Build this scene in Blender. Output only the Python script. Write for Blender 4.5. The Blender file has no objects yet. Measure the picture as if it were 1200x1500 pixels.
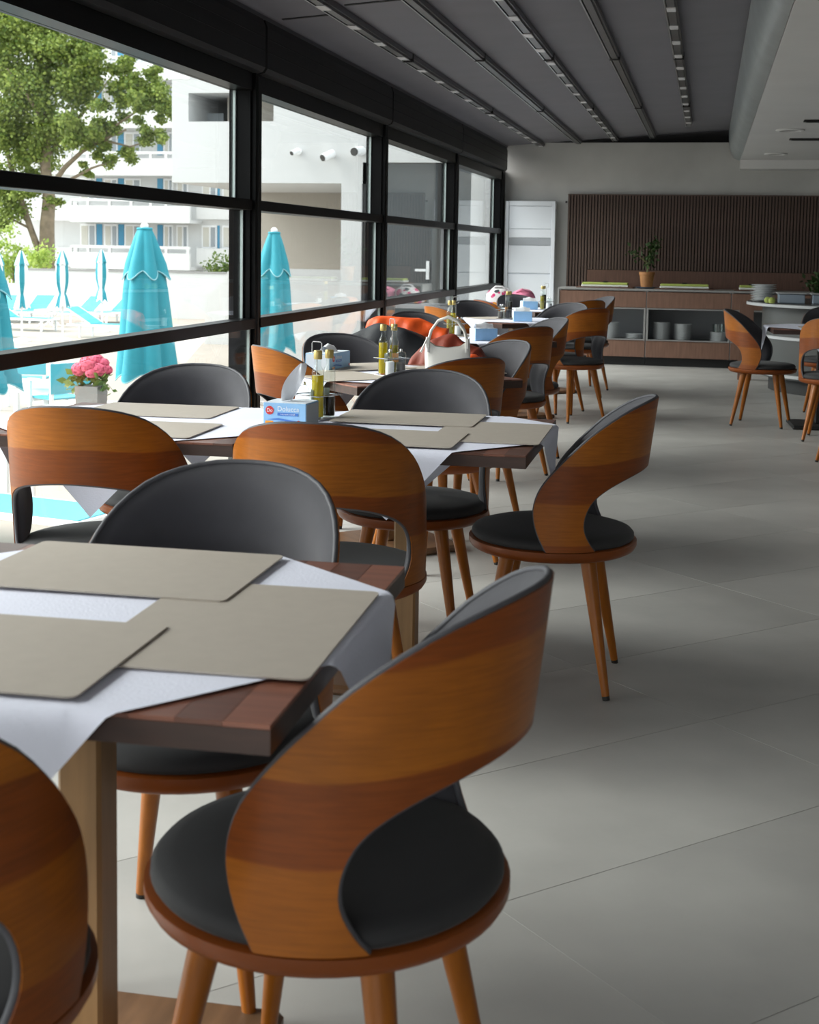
import bpy, math, random
from mathutils import Vector, Matrix
random.seed(7)
PI = math.pi
S = bpy.context.scene
COL = S.collection

# ------------------------------------------------------------------ camera, world, lights, exposure
CAM_H, YAW, PITCH, ROLL, FPX, CY = 1.29, 0.2132065877, 0.0934750606, 0.015750275, 2000.0, 551.4387
_f = Vector((-math.sin(YAW)*math.cos(PITCH), math.cos(YAW)*math.cos(PITCH), -math.sin(PITCH)))
_r = Vector((math.cos(YAW), math.sin(YAW), 0))
_u = _r.cross(_f)
_r2 = _r*math.cos(ROLL) + _u*math.sin(ROLL)
_u2 = _u*math.cos(ROLL) - _r*math.sin(ROLL)
cam = bpy.data.cameras.new('camera')
cam.sensor_fit = 'HORIZONTAL'; cam.sensor_width = 36.0
cam.lens = FPX/1200*36
cam.shift_y = -(750-CY)/1200
cam.clip_start = 0.05; cam.clip_end = 500
cam.dof.use_dof = True; cam.dof.focus_distance = 5.0; cam.dof.aperture_fstop = 11
camo = bpy.data.objects.new('camera', cam); COL.objects.link(camo)
camo.matrix_world = Matrix.Translation((0, 0, CAM_H)) @ Matrix((_r2, _u2, -_f)).transposed().to_4x4()
S.camera = camo

def at(px, py, Y=None, z=None, X=None):
    """world point seen at a photo position, on a plane of known Y, z or X"""
    d = _f + _r2*((px-600)/FPX) - _u2*((py-CY)/FPX)
    t = Y/d.y if Y is not None else ((z-CAM_H)/d.z if z is not None else X/d.x)
    return Vector((0, 0, CAM_H)) + d*t

world = bpy.data.worlds.new('overcast_sky'); S.world = world; world.use_nodes = True
bg = world.node_tree.nodes['Background']
bg.inputs[0].default_value = (0.93, 0.97, 1.0, 1); bg.inputs[1].default_value = 1.0
sun = bpy.data.lights.new('hazy_sun', 'SUN'); sun.energy = 3.6; sun.angle = math.radians(50); sun.color = (1, .97, .92)
suno = bpy.data.objects.new('hazy_sun', sun); COL.objects.link(suno)
suno.rotation_euler = Vector((1.0, 0.12, -0.72)).to_track_quat('-Z', 'Y').to_euler()
S.view_settings.view_transform = 'Standard'; S.view_settings.look = 'None'
S.view_settings.exposure = 1.45; S.view_settings.gamma = 1.0; S.view_settings.use_curve_mapping = False

WX = -2.406            # inner face of the window wall
YW = 16.365            # back wall
YB = -4.0              # wall behind the camera
XR = 5.5               # right wall
BAY = 3.03; M1 = 7.14  # mullion spacing, centre of the first mullion in view
MULL = [M1 + BAY*k for k in range(-4, 3)] + [16.22]

# ------------------------------------------------------------------ materials
MATS = {}
def nt(m): return m.node_tree.nodes, m.node_tree.links
def mat(name, col=(.5, .5, .5), rough=.5, metal=0., noise=0., nscale=8., bump=0., bscale=80., coat=0., sheen=0., stretch=None, rand=0.):
    m = bpy.data.materials.new(name); m.use_nodes = True
    N, L = nt(m); b = N['Principled BSDF']
    b.inputs['Base Color'].default_value = (*col, 1); b.inputs['Roughness'].default_value = rough
    b.inputs['Metallic'].default_value = metal
    b.inputs['Coat Weight'].default_value = coat; b.inputs['Coat Roughness'].default_value = .12
    if sheen: b.inputs['Sheen Weight'].default_value = sheen; b.inputs['Sheen Roughness'].default_value = .5
    tc = N.new('ShaderNodeTexCoord'); vec = tc.outputs['Object']
    if stretch:
        mp = N.new('ShaderNodeMapping'); mp.inputs['Scale'].default_value = stretch; L.new(vec, mp.inputs[0]); vec = mp.outputs[0]
    if noise or rand:
        n = N.new('ShaderNodeTexNoise'); n.inputs['Scale'].default_value = nscale; n.inputs['Detail'].default_value = 6; L.new(vec, n.inputs['Vector'])
        mr = N.new('ShaderNodeMapRange'); mr.inputs[1].default_value = .25; mr.inputs[2].default_value = .75
        mr.inputs[3].default_value = 1-noise; mr.inputs[4].default_value = 1+noise; L.new(n.outputs[0], mr.inputs[0])
        fac = mr.outputs[0]
        if rand:
            oi = N.new('ShaderNodeObjectInfo'); m2 = N.new('ShaderNodeMapRange'); m2.inputs[3].default_value = 1-rand; m2.inputs[4].default_value = 1+rand
            L.new(oi.outputs['Random'], m2.inputs[0]); mm = N.new('ShaderNodeMath'); mm.operation = 'MULTIPLY'
            L.new(fac, mm.inputs[0]); L.new(m2.outputs[0], mm.inputs[1]); fac = mm.outputs[0]
        mx = N.new('ShaderNodeVectorMath'); mx.operation = 'SCALE'; mx.inputs[0].default_value = col; L.new(fac, mx.inputs['Scale'])
        L.new(mx.outputs[0], b.inputs['Base Color'])
    if bump:
        n2 = N.new('ShaderNodeTexNoise'); n2.inputs['Scale'].default_value = bscale; n2.inputs['Detail'].default_value = 4; L.new(vec, n2.inputs['Vector'])
        bp = N.new('ShaderNodeBump'); bp.inputs['Strength'].default_value = bump; bp.inputs['Distance'].default_value = .01; L.new(n2.outputs[0], bp.inputs['Height']); L.new(bp.outputs[0], b.inputs['Normal'])
    MATS[name] = m; return m

def veneer():
    """orange-brown veneer laid in horizontal strips of differing tone, varnished"""
    m = mat('veneer', (.4, .12, .02), .42, coat=.12)
    m.node_tree.nodes['Principled BSDF'].inputs['Specular IOR Level'].default_value = .28
    N, L = nt(m); b = N['Principled BSDF']
    b.inputs['Coat Roughness'].default_value = .16
    tc = N.new('ShaderNodeTexCoord'); sep = N.new('ShaderNodeSeparateXYZ'); L.new(tc.outputs['Object'], sep.inputs[0])
    n = N.new('ShaderNodeTexNoise'); n.inputs['Scale'].default_value = 1.3; L.new(tc.outputs['Object'], n.inputs['Vector'])
    oi = N.new('ShaderNodeObjectInfo')
    a = N.new('ShaderNodeMath'); a.operation = 'MULTIPLY_ADD'; L.new(n.outputs[0], a.inputs[0]); a.inputs[1].default_value = .10; L.new(sep.outputs[2], a.inputs[2])
    r = N.new('ShaderNodeMath'); r.operation = 'MULTIPLY_ADD'; L.new(oi.outputs['Random'], r.inputs[0]); r.inputs[1].default_value = .10; L.new(a.outputs[0], r.inputs[2])
    mr = N.new('ShaderNodeMapRange'); mr.inputs[1].default_value = .48; mr.inputs[2].default_value = 1.03; L.new(r.outputs[0], mr.inputs[0])
    cr = N.new('ShaderNodeValToRGB'); cr.color_ramp.interpolation = 'LINEAR'; L.new(mr.outputs[0], cr.inputs[0])
    tones = [(0, (.23, .055, .0045)), (.17, (.23, .055, .0045)), (.175, (.32, .094, .0055)), (.40, (.31, .09, .0055)), (.405, (.20, .046, .004)), (.60, (.215, .05, .0042)), (.605, (.345, .106, .0065)), (.84, (.31, .09, .0055)), (.845, (.215, .05, .0042)), (1, (.20, .046, .004))]
    e = cr.color_ramp.elements
    e[0].position = 0; e[0].color = (*tones[0][1], 1); e[1].position = 1; e[1].color = (*tones[-1][1], 1)
    for p, c in tones[1:-1]:
        q = e.new(p); q.color = (*c, 1)
    mp = N.new('ShaderNodeMapping'); mp.inputs['Scale'].default_value = (4, 4, 60); L.new(tc.outputs['Object'], mp.inputs[0])
    g = N.new('ShaderNodeTexNoise'); g.inputs['Scale'].default_value = 3; g.inputs['Detail'].default_value = 8; g.inputs['Distortion'].default_value = .6; L.new(mp.outputs[0], g.inputs['Vector'])
    gm = N.new('ShaderNodeMapRange'); gm.inputs[1].default_value = .3; gm.inputs[2].default_value = .7; gm.inputs[3].default_value = .82; gm.inputs[4].default_value = 1.12; L.new(g.outputs[0], gm.inputs[0])
    k = N.new('ShaderNodeTexNoise'); k.inputs['Scale'].default_value = 7; k.inputs['Detail'].default_value = 3; L.new(tc.outputs['Object'], k.inputs['Vector'])
    km = N.new('ShaderNodeMapRange'); km.inputs[1].default_value = .3; km.inputs[2].default_value = .7; km.inputs[3].default_value = .86; km.inputs[4].default_value = 1.1; L.new(k.outputs[0], km.inputs[0])
    mm = N.new('ShaderNodeMath'); mm.operation = 'MULTIPLY'; L.new(gm.outputs[0], mm.inputs[0]); L.new(km.outputs[0], mm.inputs[1])
    sc = N.new('ShaderNodeVectorMath'); sc.operation = 'SCALE'; L.new(cr.outputs[0], sc.inputs[0]); L.new(mm.outputs[0], sc.inputs['Scale'])
    L.new(sc.outputs[0], b.inputs['Base Color'])
    return m

def glass(name, tint=(.96, .985, .98), ior=1.5):
    m = bpy.data.materials.new(name); m.use_nodes = True
    N, L = nt(m); N.remove(N['Principled BSDF']); out = N['Material Output']
    t = N.new('ShaderNodeBsdfTransparent'); t.inputs[0].default_value = (*tint, 1)
    g = N.new('ShaderNodeBsdfGlossy'); g.inputs['Roughness'].default_value = 0.0
    lw = N.new('ShaderNodeLayerWeight'); lw.inputs[0].default_value = .5      # Schlick reflectance, same from both sides
    pw = N.new('ShaderNodeMath'); pw.operation = 'POWER'; L.new(lw.outputs['Facing'], pw.inputs[0]); pw.inputs[1].default_value = 5
    fr = N.new('ShaderNodeMath'); fr.operation = 'MULTIPLY_ADD'; L.new(pw.outputs[0], fr.inputs[0]); fr.inputs[1].default_value = .95; fr.inputs[2].default_value = ((ior-1)/(ior+1))**2
    mx = N.new('ShaderNodeMixShader'); L.new(fr.outputs[0], mx.inputs[0]); L.new(t.outputs[0], mx.inputs[1]); L.new(g.outputs[0], mx.inputs[2]); L.new(mx.outputs[0], out.inputs[0])
    MATS[name] = m; return m

M = MATS
veneer()
mat('leg_wood', (.29, .088, .006), .35, noise=.18, nscale=4, stretch=(12, 12, 1.5), coat=.1)
mat('rim_wood', (.19, .044, .004), .42, noise=.2, nscale=5, coat=.08)
mat('grey_velvet', (.052, .051, .060), .85, noise=.12, nscale=14, sheen=.2)
mat('render_white', (.53, .535, .535), .85, noise=.02, nscale=1)
mat('seat_velvet', (.022, .022, .024), .8, noise=.12, nscale=14, sheen=.08)
mat('piping_grey', (.075, .075, .085), .6)
mat('rubber', (.012, .010, .009), .6)
mat('table_wood', (.165, .062, .038), .38, noise=.28, nscale=3.5, stretch=(1.2, 14, 14), rand=.55, coat=.2)
mat('table_edge', (.045, .022, .016), .45, noise=.3, nscale=4, stretch=(2, 12, 12))
mat('column_wood', (.30, .17, .07), .45, noise=.22, nscale=3, stretch=(14, 14, 1.2))
mat('base_wood', (.15, .08, .04), .4, noise=.35, nscale=3, stretch=(8, 1.5, 8))
mat('linen', (.80, .82, .95), .85, noise=.03, nscale=6, bump=.12, bscale=220)
mat('placemat', (.45, .40, .345), .62, noise=.035, nscale=30, bump=.1, bscale=500)
mat('floor_tile', (.37, .365, .35), .42, noise=.16, nscale=2.2, bump=.05, bscale=30, rand=.05)
mat('grout', (.36, .355, .34), .8)
mat('roof_fabric', (.17, .165, .19), .75, noise=.06, nscale=3)
mat('aluminium_dark', (.11, .11, .118), .35, metal=.6)
mat('aluminium', (.42, .43, .45), .3, metal=.85)
mat('clip_white', (.62, .62, .64), .45)
mat('black_gap', (.006, .006, .007), .8)
mat('frame_black', (.0022, .0022, .0025), .38, noise=.1, nscale=5)
mat('shutter_casing', (.011, .011, .012), .4, noise=.1, nscale=4)
mat('concrete', (.50, .50, .485), .85, noise=.14, nscale=1.6, bump=.15, bscale=14)
mat('seal_grey', (.36, .42, .42), .4)
mat('gypsum', (.66, .66, .66), .8, noise=.04, nscale=2)
mat('plastic_sheet', (.30, .335, .35), .28, noise=.15, nscale=3, bump=.3, bscale=9)
mat('slat_wood', (.105, .066, .052), .6, noise=.3, nscale=4, stretch=(20, 20, 1))
mat('slat_back', (.012, .009, .008), .8)
mat('panel_wood', (.125, .062, .042), .55, noise=.22, nscale=4, stretch=(16, 16, 1.2))
mat('buffet_wood', (.185, .098, .066), .5, noise=.2, nscale=4, stretch=(14, 14, 1.4))
mat('grey_edge', (.27, .265, .26), .5)
mat('kick_black', (.008, .008, .008), .6)
mat('bay_grey', (.27, .28, .29), .5)
mat('porcelain', (.86, .88, .89), .22, coat=.3)
mat('white_lacquer', (.72, .75, .80), .35)
mat('grey_strip', (.33, .35, .38), .4)
mat('counter_grey', (.045, .047, .045), .45, noise=.08, nscale=3)
mat('counter_top', (.07, .07, .07), .25)
mat('band_light', (.45, .46, .47), .4)
mat('steel_tray', (.26, .32, .38), .3, metal=.35)
mat('lime', (.42, .50, .12), .5)
mat('tray_white', (.78, .80, .76), .4)
mat('terracotta', (.36, .16, .055), .7, noise=.2, nscale=12)
mat('saucer_blue', (.06, .09, .14), .4)
mat('leaf_dark', (.028, .065, .012), .6, noise=.3, nscale=20)
mat('stem_green', (.14, .16, .05), .6)
glass('window_glass'); glass('bottle_glass', (.93, .96, .95), 1.55)
def liquid(name, col, rough=.05):
    m = bpy.data.materials.new(name); m.use_nodes = True
    b = m.node_tree.nodes['Principled BSDF']; b.inputs['Base Color'].default_value = (*col, 1); b.inputs['Roughness'].default_value = rough
    b.inputs['Transmission Weight'].default_value = .45; b.inputs['IOR'].default_value = 1.2
    b.inputs['Coat Weight'].default_value = .4; MATS[name] = m
liquid('oil_yellow', (.72, .56, .01)); liquid('oil_olive', (.42, .36, .05)); liquid('vinegar', (.012, .008, .008), .1)
mat('cap_gold', (.56, .43, .15), .35, metal=.5)
mat('chrome', (.72, .72, .74), .18, metal=.95)
mat('salt', (.80, .80, .82), .8); mat('pepper', (.10, .09, .085), .9)
mat('label_pale', (.62, .66, .60), .6); mat('label_dark', (.05, .06, .03), .6); mat('label_orange', (.75, .30, .06), .6)
mat('carton_blue', (.30, .55, .85), .5, noise=.12, nscale=9); mat('carton_white', (.72, .78, .86), .5)
mat('carton_grey', (.30, .33, .36), .5); mat('logo_red', (.62, .035, .03), .5); mat('print_white', (.88, .9, .92), .5); mat('print_blue', (.06, .20, .62), .5); mat('print_orange', (.88, .33, .02), .5)
mat('tissue', (.86, .88, .92), .9)
mat('bag_white', (.76, .74, .68), .42, bump=.08, bscale=120); mat('bag_inside', (.03, .03, .04), .7)
mat('jacket_navy', (.016, .019, .024), .6, noise=.3, nscale=9, bump=.4, bscale=14)
mat('jacket_rust', (.20, .028, .010), .6, noise=.2, nscale=9, bump=.35, bscale=16)
mat('jacket_orange', (.82, .10, .012), .5, noise=.1, nscale=9, bump=.35, bscale=16)
mat('pink_cloth', (.70, .22, .34), .85, noise=.35, nscale=16, bump=.4, bscale=22)
# outdoors
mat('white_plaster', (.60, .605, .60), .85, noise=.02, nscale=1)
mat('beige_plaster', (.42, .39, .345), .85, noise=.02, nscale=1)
mat('paving', (.34, .30, .26), .85, noise=.05, nscale=2)
mat('dark_glass', (.055, .065, .07), .12)
mat('curtain_pale', (.58, .56, .50), .8); mat('pane_grey', (.30, .33, .35), .25)
mat('teal_canvas', (.022, .27, .34), .75, noise=.08, nscale=5)
mat('teal_hem', (.25, .5, .55), .8)
mat('sling_aqua', (.07, .42, .52), .7); mat('panel_blue', (.06, .26, .42), .6)
mat('white_paint', (.82, .83, .84), .45)
mat('bark', (.20, .155, .105), .9, noise=.35, nscale=6, bump=.5, bscale=12)
mat('grey_pot', (.20, .19, .175), .7)
mat('hydrangea', (.60, .10, .17), .8, noise=.45, nscale=24)
mat('black_plastic', (.02, .02, .02), .4)
def leafmat(name, c1, c2):
    m = bpy.data.materials.new(name); m.use_nodes = True; N, L = nt(m); out = N['Material Output']; b = N['Principled BSDF']
    g = N.new('ShaderNodeNewGeometry'); cr = N.new('ShaderNodeValToRGB'); cr.color_ramp.elements[0].color = (*c1, 1); cr.color_ramp.elements[1].color = (*c2, 1)
    L.new(g.outputs['Random Per Island'], cr.inputs[0]); L.new(cr.outputs[0], b.inputs['Base Color']); b.inputs['Roughness'].default_value = .6
    t = N.new('ShaderNodeBsdfTranslucent'); L.new(cr.outputs[0], t.inputs[0]); mx = N.new('ShaderNodeMixShader'); mx.inputs[0].default_value = .35
    L.new(b.outputs[0], mx.inputs[1]); L.new(t.outputs[0], mx.inputs[2]); L.new(mx.outputs[0], out.inputs[0]); MATS[name] = m
leafmat('leaf_tree', (.085, .15, .02), (.33, .40, .085)); leafmat('leaf_bush', (.22, .34, .05), (.45, .55, .12)); leafmat('leaf_pot', (.05, .12, .02), (.20, .26, .06))
def floral():
    m = mat('floral_print', (.8, .78, .78), .8); N, L = nt(m); b = N['Principled BSDF']
    tc = N.new('ShaderNodeTexCoord'); v = N.new('ShaderNodeTexVoronoi'); v.inputs['Scale'].default_value = 17; L.new(tc.outputs['Object'], v.inputs['Vector'])
    cr = N.new('ShaderNodeValToRGB'); cr.color_ramp.interpolation = 'CONSTANT'; e = cr.color_ramp.elements
    e[0].color = (.62, .03, .16, 1); e[1].position = .16; e[1].color = (.80, .76, .77, 1)
    for p, c in ((.34, (.75, .30, .04)), (.46, (.82, .79, .80)), (.66, (.05, .06, .07)), (.76, (.80, .77, .78)), (.9, (.65, .12, .25))):
        q = e.new(p); q.color = (*c, 1)
    sp = N.new('ShaderNodeSeparateColor'); L.new(v.outputs['Color'], sp.inputs[0]); L.new(sp.outputs[0], cr.inputs[0])
    lt = N.new('ShaderNodeMath'); lt.operation = 'LESS_THAN'; lt.inputs[1].default_value = .52; L.new(v.outputs['Distance'], lt.inputs[0])
    mx = N.new('ShaderNodeMix'); mx.data_type = 'RGBA'; mx.inputs[6].default_value = (.82, .79, .80, 1); L.new(lt.outputs[0], mx.inputs[0]); L.new(cr.outputs[0], mx.inputs[7]); L.new(mx.outputs[2], b.inputs['Base Color'])
for k_ in ('rim_wood', 'leg_wood'): M[k_].node_tree.nodes['Principled BSDF'].inputs['Specular IOR Level'].default_value = .3
floral()
for k_ in ('frame_black', 'shutter_casing'): M[k_].node_tree.nodes['Principled BSDF'].inputs['Specular IOR Level'].default_value = .1

# ------------------------------------------------------------------ mesh helpers
class MB:
    def __init__(s): s.v = []; s.f = []; s.mi = []
    def add(s, v, f, mi=0):
        o = len(s.v); s.v += [tuple(p) for p in v]; s.f += [tuple(i+o for i in q) for q in f]; s.mi += [mi]*len(f); return s
    def box(s, x0, x1, y0, y1, z0, z1, mi=0):
        v = [(x, y, z) for z in (z0, z1) for y in (y0, y1) for x in (x0, x1)]
        return s.add(v, [(0, 2, 3, 1), (4, 5, 7, 6), (0, 1, 5, 4), (2, 6, 7, 3), (0, 4, 6, 2), (1, 3, 7, 5)], mi)
    def cbox(s, x0, x1, y0, y1, z0, z1, c=.004, mi=0):
        """box with chamfered edges"""
        o = len(s.v)
        def P(i, j, k, a):
            X = (x0, x1)[i]; Y = (y0, y1)[j]; Z = (z0, z1)[k]; dx = c*(1, -1)[i]; dy = c*(1, -1)[j]; dz = c*(1, -1)[k]
            return [(X, Y+dy, Z+dz), (X+dx, Y, Z+dz), (X+dx, Y+dy, Z)][a]
        v = []; ix = {}
        for i in (0, 1):
            for j in (0, 1):
                for k in (0, 1):
                    for a in (0, 1, 2): ix[i, j, k, a] = len(v); v.append(P(i, j, k, a))
        I = lambda *t: ix[t]
        f = []
        for a, mk in ((0, lambda s_, p, q: (s_, p, q)), (1, lambda s_, p, q: (p, s_, q)), (2, lambda s_, p, q: (p, q, s_))):
            for s_ in (0, 1):
                q = [I(*mk(s_, p, r), a) for p, r in ((0, 0), (1, 0), (1, 1), (0, 1))]; f.append(q)
        for a, b_ in ((0, 1), (0, 2), (1, 2)):
            c_ = 3-a-b_
            for p in (0, 1):
                for q in (0, 1):
                    t0 = [0, 0, 0]; t1 = [0, 0, 0]; t0[a] = t1[a] = p; t0[b_] = t1[b_] = q; t0[c_] = 0; t1[c_] = 1
                    f.append([I(*t0, a), I(*t1, a), I(*t1, b_), I(*t0, b_)])
        for i in (0, 1):
            for j in (0, 1):
                for k in (0, 1): f.append([I(i, j, k, a) for a in (0, 1, 2)])
        return s.add(v, f, mi)
    def lathe(s, prof, n=24, cx=0, cy=0, mi=0, cap=True, a0=0):
        v = []; f = []
        for r, z in prof:
            for k in range(n):
                a = a0+2*PI*k/n; v.append((cx+r*math.cos(a), cy+r*math.sin(a), z))
        for i in range(len(prof)-1):
            for k in range(n): f.append((i*n+k, i*n+(k+1) % n, (i+1)*n+(k+1) % n, (i+1)*n+k))
        if cap: f.append(tuple(reversed(range(n)))); f.append(tuple((len(prof)-1)*n+k for k in range(n)))
        return s.add(v, f, mi)
    def tube(s, pts, rad, n=8, mi=0, closed=False):
        pts = [Vector(p) for p in pts]; m = len(pts); v = []; f = []
        up = None
        for i, p in enumerate(pts):
            if closed: t = pts[(i+1) % m]-pts[i-1]
            else: t = pts[min(i+1, m-1)]-pts[max(i-1, 0)]
            t.normalize()
            if up is None: up = Vector((0, 0, 1)) if abs(t.z) < .9 else Vector((1, 0, 0))
            u = (up-t*up.dot(t)); u.normalize(); w = t.cross(u); up = u
            r = rad[i] if isinstance(rad, (list, tuple)) else rad
            for k in range(n): a = 2*PI*k/n; v.append(p+u*(r*math.cos(a))+w*(r*math.sin(a)))
        e = m if closed else m-1
        for i in range(e):
            j = (i+1) % m
            for k in range(n): f.append((i*n+k, i*n+(k+1) % n, j*n+(k+1) % n, j*n+k))
        if not closed: f.append(tuple(reversed(range(n)))); f.append(tuple((m-1)*n+k for k in range(n)))
        return s.add(v, f, mi)
    def blob(s, c, r, n=12, m=8, mi=0, jit=0., sq=1.):
        v = []; f = []
        for i in range(m+1):
            th = PI*i/m
            for k in range(n):
                a = 2*PI*k/n; q = 1+random.uniform(-jit, jit)
                sx = math.sin(th)**sq if sq != 1 else math.sin(th)
                v.append((c[0]+r[0]*sx*math.cos(a)*q, c[1]+r[1]*sx*math.sin(a)*q, c[2]-r[2]*math.cos(th)*q))
        for i in range(m):
            for k in range(n): f.append((i*n+k, i*n+(k+1) % n, (i+1)*n+(k+1) % n, (i+1)*n+k))
        return s.add(v, f, mi)
    def prism(s, poly, z0, z1, mi=0):
        n = len(poly); v = [(x, y, z0) for x, y in poly]+[(x, y, z1) for x, y in poly]
        f = [tuple(reversed(range(n))), tuple(range(n, 2*n))]+[(k, (k+1) % n, n+(k+1) % n, n+k) for k in range(n)]
        return s.add(v, f, mi)
    def mesh(s, name, mats, smooth=False):
        me = bpy.data.meshes.new(name); me.from_pydata(s.v, [], s.f)
        for m in ([mats] if isinstance(mats, str) else mats): me.materials.append(M[m])
        if any(s.mi): me.polygons.foreach_set('material_index', s.mi)
        me.update()
        import bmesh
        bm = bmesh.new(); bm.from_mesh(me); bmesh.ops.recalc_face_normals(bm, faces=bm.faces); bm.to_mesh(me); bm.free()
        if smooth:
            me.polygons.foreach_set('use_smooth', [True]*len(me.polygons))
            if smooth != 'all':
                me.set_sharp_from_angle(angle=math.radians(40))
        return me
    def build(s, name, mats, parent=None, smooth=False, **kw):
        return link(name, s.mesh(name, mats, smooth), parent, **kw)

def link(name, me, parent=None, loc=None, rz=None, label=None, cat=None, group=None, kind=None):
    o = bpy.data.objects.new(name, me); COL.objects.link(o)
    if parent is not None: o.parent = parent
    if loc is not None: o.location = loc
    if rz is not None: o.rotation_euler = (0, 0, rz)
    return tag(o, label, cat, group, kind)
def tag(o, label=None, cat=None, group=None, kind=None):
    for k, v in (('label', label), ('category', cat), ('group', group), ('kind', kind)):
        if v: o[k] = v
    return o
def thing(name, label, cat, loc=(0, 0, 0), rz=0, group=None, kind=None):
    return link(name, None, None, loc, rz, label, cat, group, kind)
def copy_tree(o, parent=None):
    c = o.copy(); COL.objects.link(c)
    if parent is not None: c.parent = parent
    for ch in list(o.children): copy_tree(ch, c)
    return c
def structure(name, mb, m, label, cat, smooth=False): return mb.build(name, m, None, smooth, label=label, cat=cat, kind='structure')

# ------------------------------------------------------------------ room shell
fl = MB().box(WX-.15, XR, YB, YW+.3, -.12, -.0008).build('floor', 'grout', label='pale grey stone tiled dining room floor laid on the diagonal', cat='floor', kind='structure')
# diagonal tiles: joints at y-x = 2.94+.795k and x+y = 5.44+1.62j
TA, TB = .795/math.sqrt(2), 1.62/math.sqrt(2)
g = .0013
tile = MB().box(g, TB-g, g, TA-g, -.012, 0).mesh('tile', 'floor_tile')
r2 = math.sqrt(2)
nt_ = 0
clip_polys = []
for k in range(-20, 30):
    for j in range(-10, 22):
        a0 = (2.94+.795*k)/r2; b0 = (5.44+1.62*j)/r2      # a along (-1,1)/r2 , b along (1,1)/r2
        cs = [((b-a)/r2, (b+a)/r2) for a in (a0, a0+TA) for b in (b0, b0+TB)]
        xs = [c[0] for c in cs]; ys = [c[1] for c in cs]
        if max(xs) < WX or min(xs) > 2.6 or max(ys) < .8 or min(ys) > YW: continue
        if min(xs) < WX-.1 or max(ys) > YW+.25: pass
        px, py = (b0-a0)/r2, (b0+a0)/r2
        if min(xs) < WX-.05 or max(ys) > YW+.2:      # cut at the walls
            poly = [((b0+db-a0-da)/r2, (b0+db+a0+da)/r2) for db, da in ((g, g), (TB-g, g), (TB-g, TA-g), (g, TA-g))]
            for ax, lim, sgn in ((0, WX-.03, 1), (1, YW+.05, -1)):
                out = []
                for i in range(len(poly)):
                    p, q = poly[i], poly[(i+1) % len(poly)]; dp = (p[ax]-lim)*sgn; dq = (q[ax]-lim)*sgn
                    if dp >= 0: out.append(p)
                    if dp*dq < 0:
                        t = dp/(dp-dq); out.append((p[0]+(q[0]-p[0])*t, p[1]+(q[1]-p[1])*t))
                poly = out
                if len(poly) < 3: break
            if len(poly) >= 3: MB().prism(poly, -.012, 0).build('tile', 'floor_tile', fl)
            continue
        o = link('tile', tile, fl, (px, py, 0), PI/4)
# back wall with the black roof gap above it
structure('wall_back', MB().box(WX-.15, XR, YW, YW+.2, -.1, 2.565), 'concrete', 'grey plastered back wall above the slatted panel', 'wall')
structure('trim_1', MB().box(WX-.15, XR, YW+.21, YW+.25, 2.3, 3.2), 'black_gap', 'black gap between the back wall and the sloping roof', 'gap')
structure('wall_right', MB().box(XR, XR+.15, YB, YW+.2, -.1, 3.2), 'concrete', 'plain grey wall on the far right side', 'wall')
structure('wall_front', MB().box(1.6, XR, YB-.15, YB, -.1, 3.2), 'concrete', 'grey wall behind the viewpoint', 'wall')
def roofz(x): return 2.56+.075*(x+1.97)
x0, x1 = WX-.15, .32
structure('ceiling', MB().add([(x0, YB, roofz(x0)), (x1, YB, roofz(x1)), (x1, YW+.2, roofz(x1)), (x0, YW+.2, roofz(x0)), (x0, YB, roofz(x0)+.03), (x1, YB, roofz(x1)+.03), (x1, YW+.2, roofz(x1)+.03), (x0, YW+.2, roofz(x0)+.03)],
   [(0, 1, 2, 3), (7, 6, 5, 4), (0, 4, 5, 1), (1, 5, 6, 2), (2, 6, 7, 3), (3, 7, 4, 0)]), 'roof_fabric', 'sloping grey fabric roof stretched above the window side', 'ceiling')
# lower gypsum ceiling on the right
soff = structure('ceiling_lower', MB().box(.318, XR, YB, YW, 2.345, 3.1).box(.318, XR, YW-.36, YW-.002, 2.244, 2.344), 'gypsum', 'lowered white gypsum ceiling on the right', 'ceiling')
# curved plastic sheet over its side
v = []; f = []
prof = [(.315, 2.352), (.262, 2.375), (.222, 2.43), (.2, 2.51), (.19, 2.60), (.185, 2.705)]
ys = [YB+.1+(YW-YB-.15)*i/60 for i in range(61)]
for y in ys:
    for i, (x, z) in enumerate(prof): v.append((x+random.uniform(-.006, .006)*(0 < i < 5), y, z))
for i in range(60):
    for k in range(5): f.append((i*6+k, i*6+k+1, (i+1)*6+k+1, (i+1)*6+k))
MB().add(v, f).build('plastic_sheet', 'plastic_sheet', None, 'all', label='grey translucent plastic sheet hanging along the edge of the lowered ceiling', cat='sheet')
for i, (px, py, w) in enumerate(((1185, 203, .34), (1205, 176, .28))):
    p = at(px, py, z=2.345)
    d = thing('slot_diffuser', ('longer black slot air diffuser nearer the back wall in the lowered ceiling', 'black slot air diffuser at the right edge of the lowered ceiling')[i], 'air diffuser', (p.x, p.y, 2.345), 0, 'slot diffusers')
    MB().box(-w/2, w/2, -.06, .06, -.012, -.001).build('frame', 'kick_black', d); MB().box(-w/2+.02, w/2-.02, -.045, .045, -.016, -.0125).build('slot', 'black_gap', d)
for i, (px, py) in enumerate(((1137, 225), (1158, 190))):
    p = at(px, py, z=2.345)
    d = thing('recessed_light', ('round recessed ceiling light closest to the back wall', 'round recessed ceiling light beside the black slot diffusers')[i], 'ceiling light', (p.x, p.y, 2.345), 0, 'recessed ceiling lights')
    MB().lathe([(.12, -.001), (.12, -.01), (.09, -.014), (.085, -.006)], 24, cap=False).build('ring', 'gypsum', d, True); MB().lathe([(.0851, -.0065), (.0851, -.0045)], 24).build('lens', 'grey_edge', d)

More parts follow.
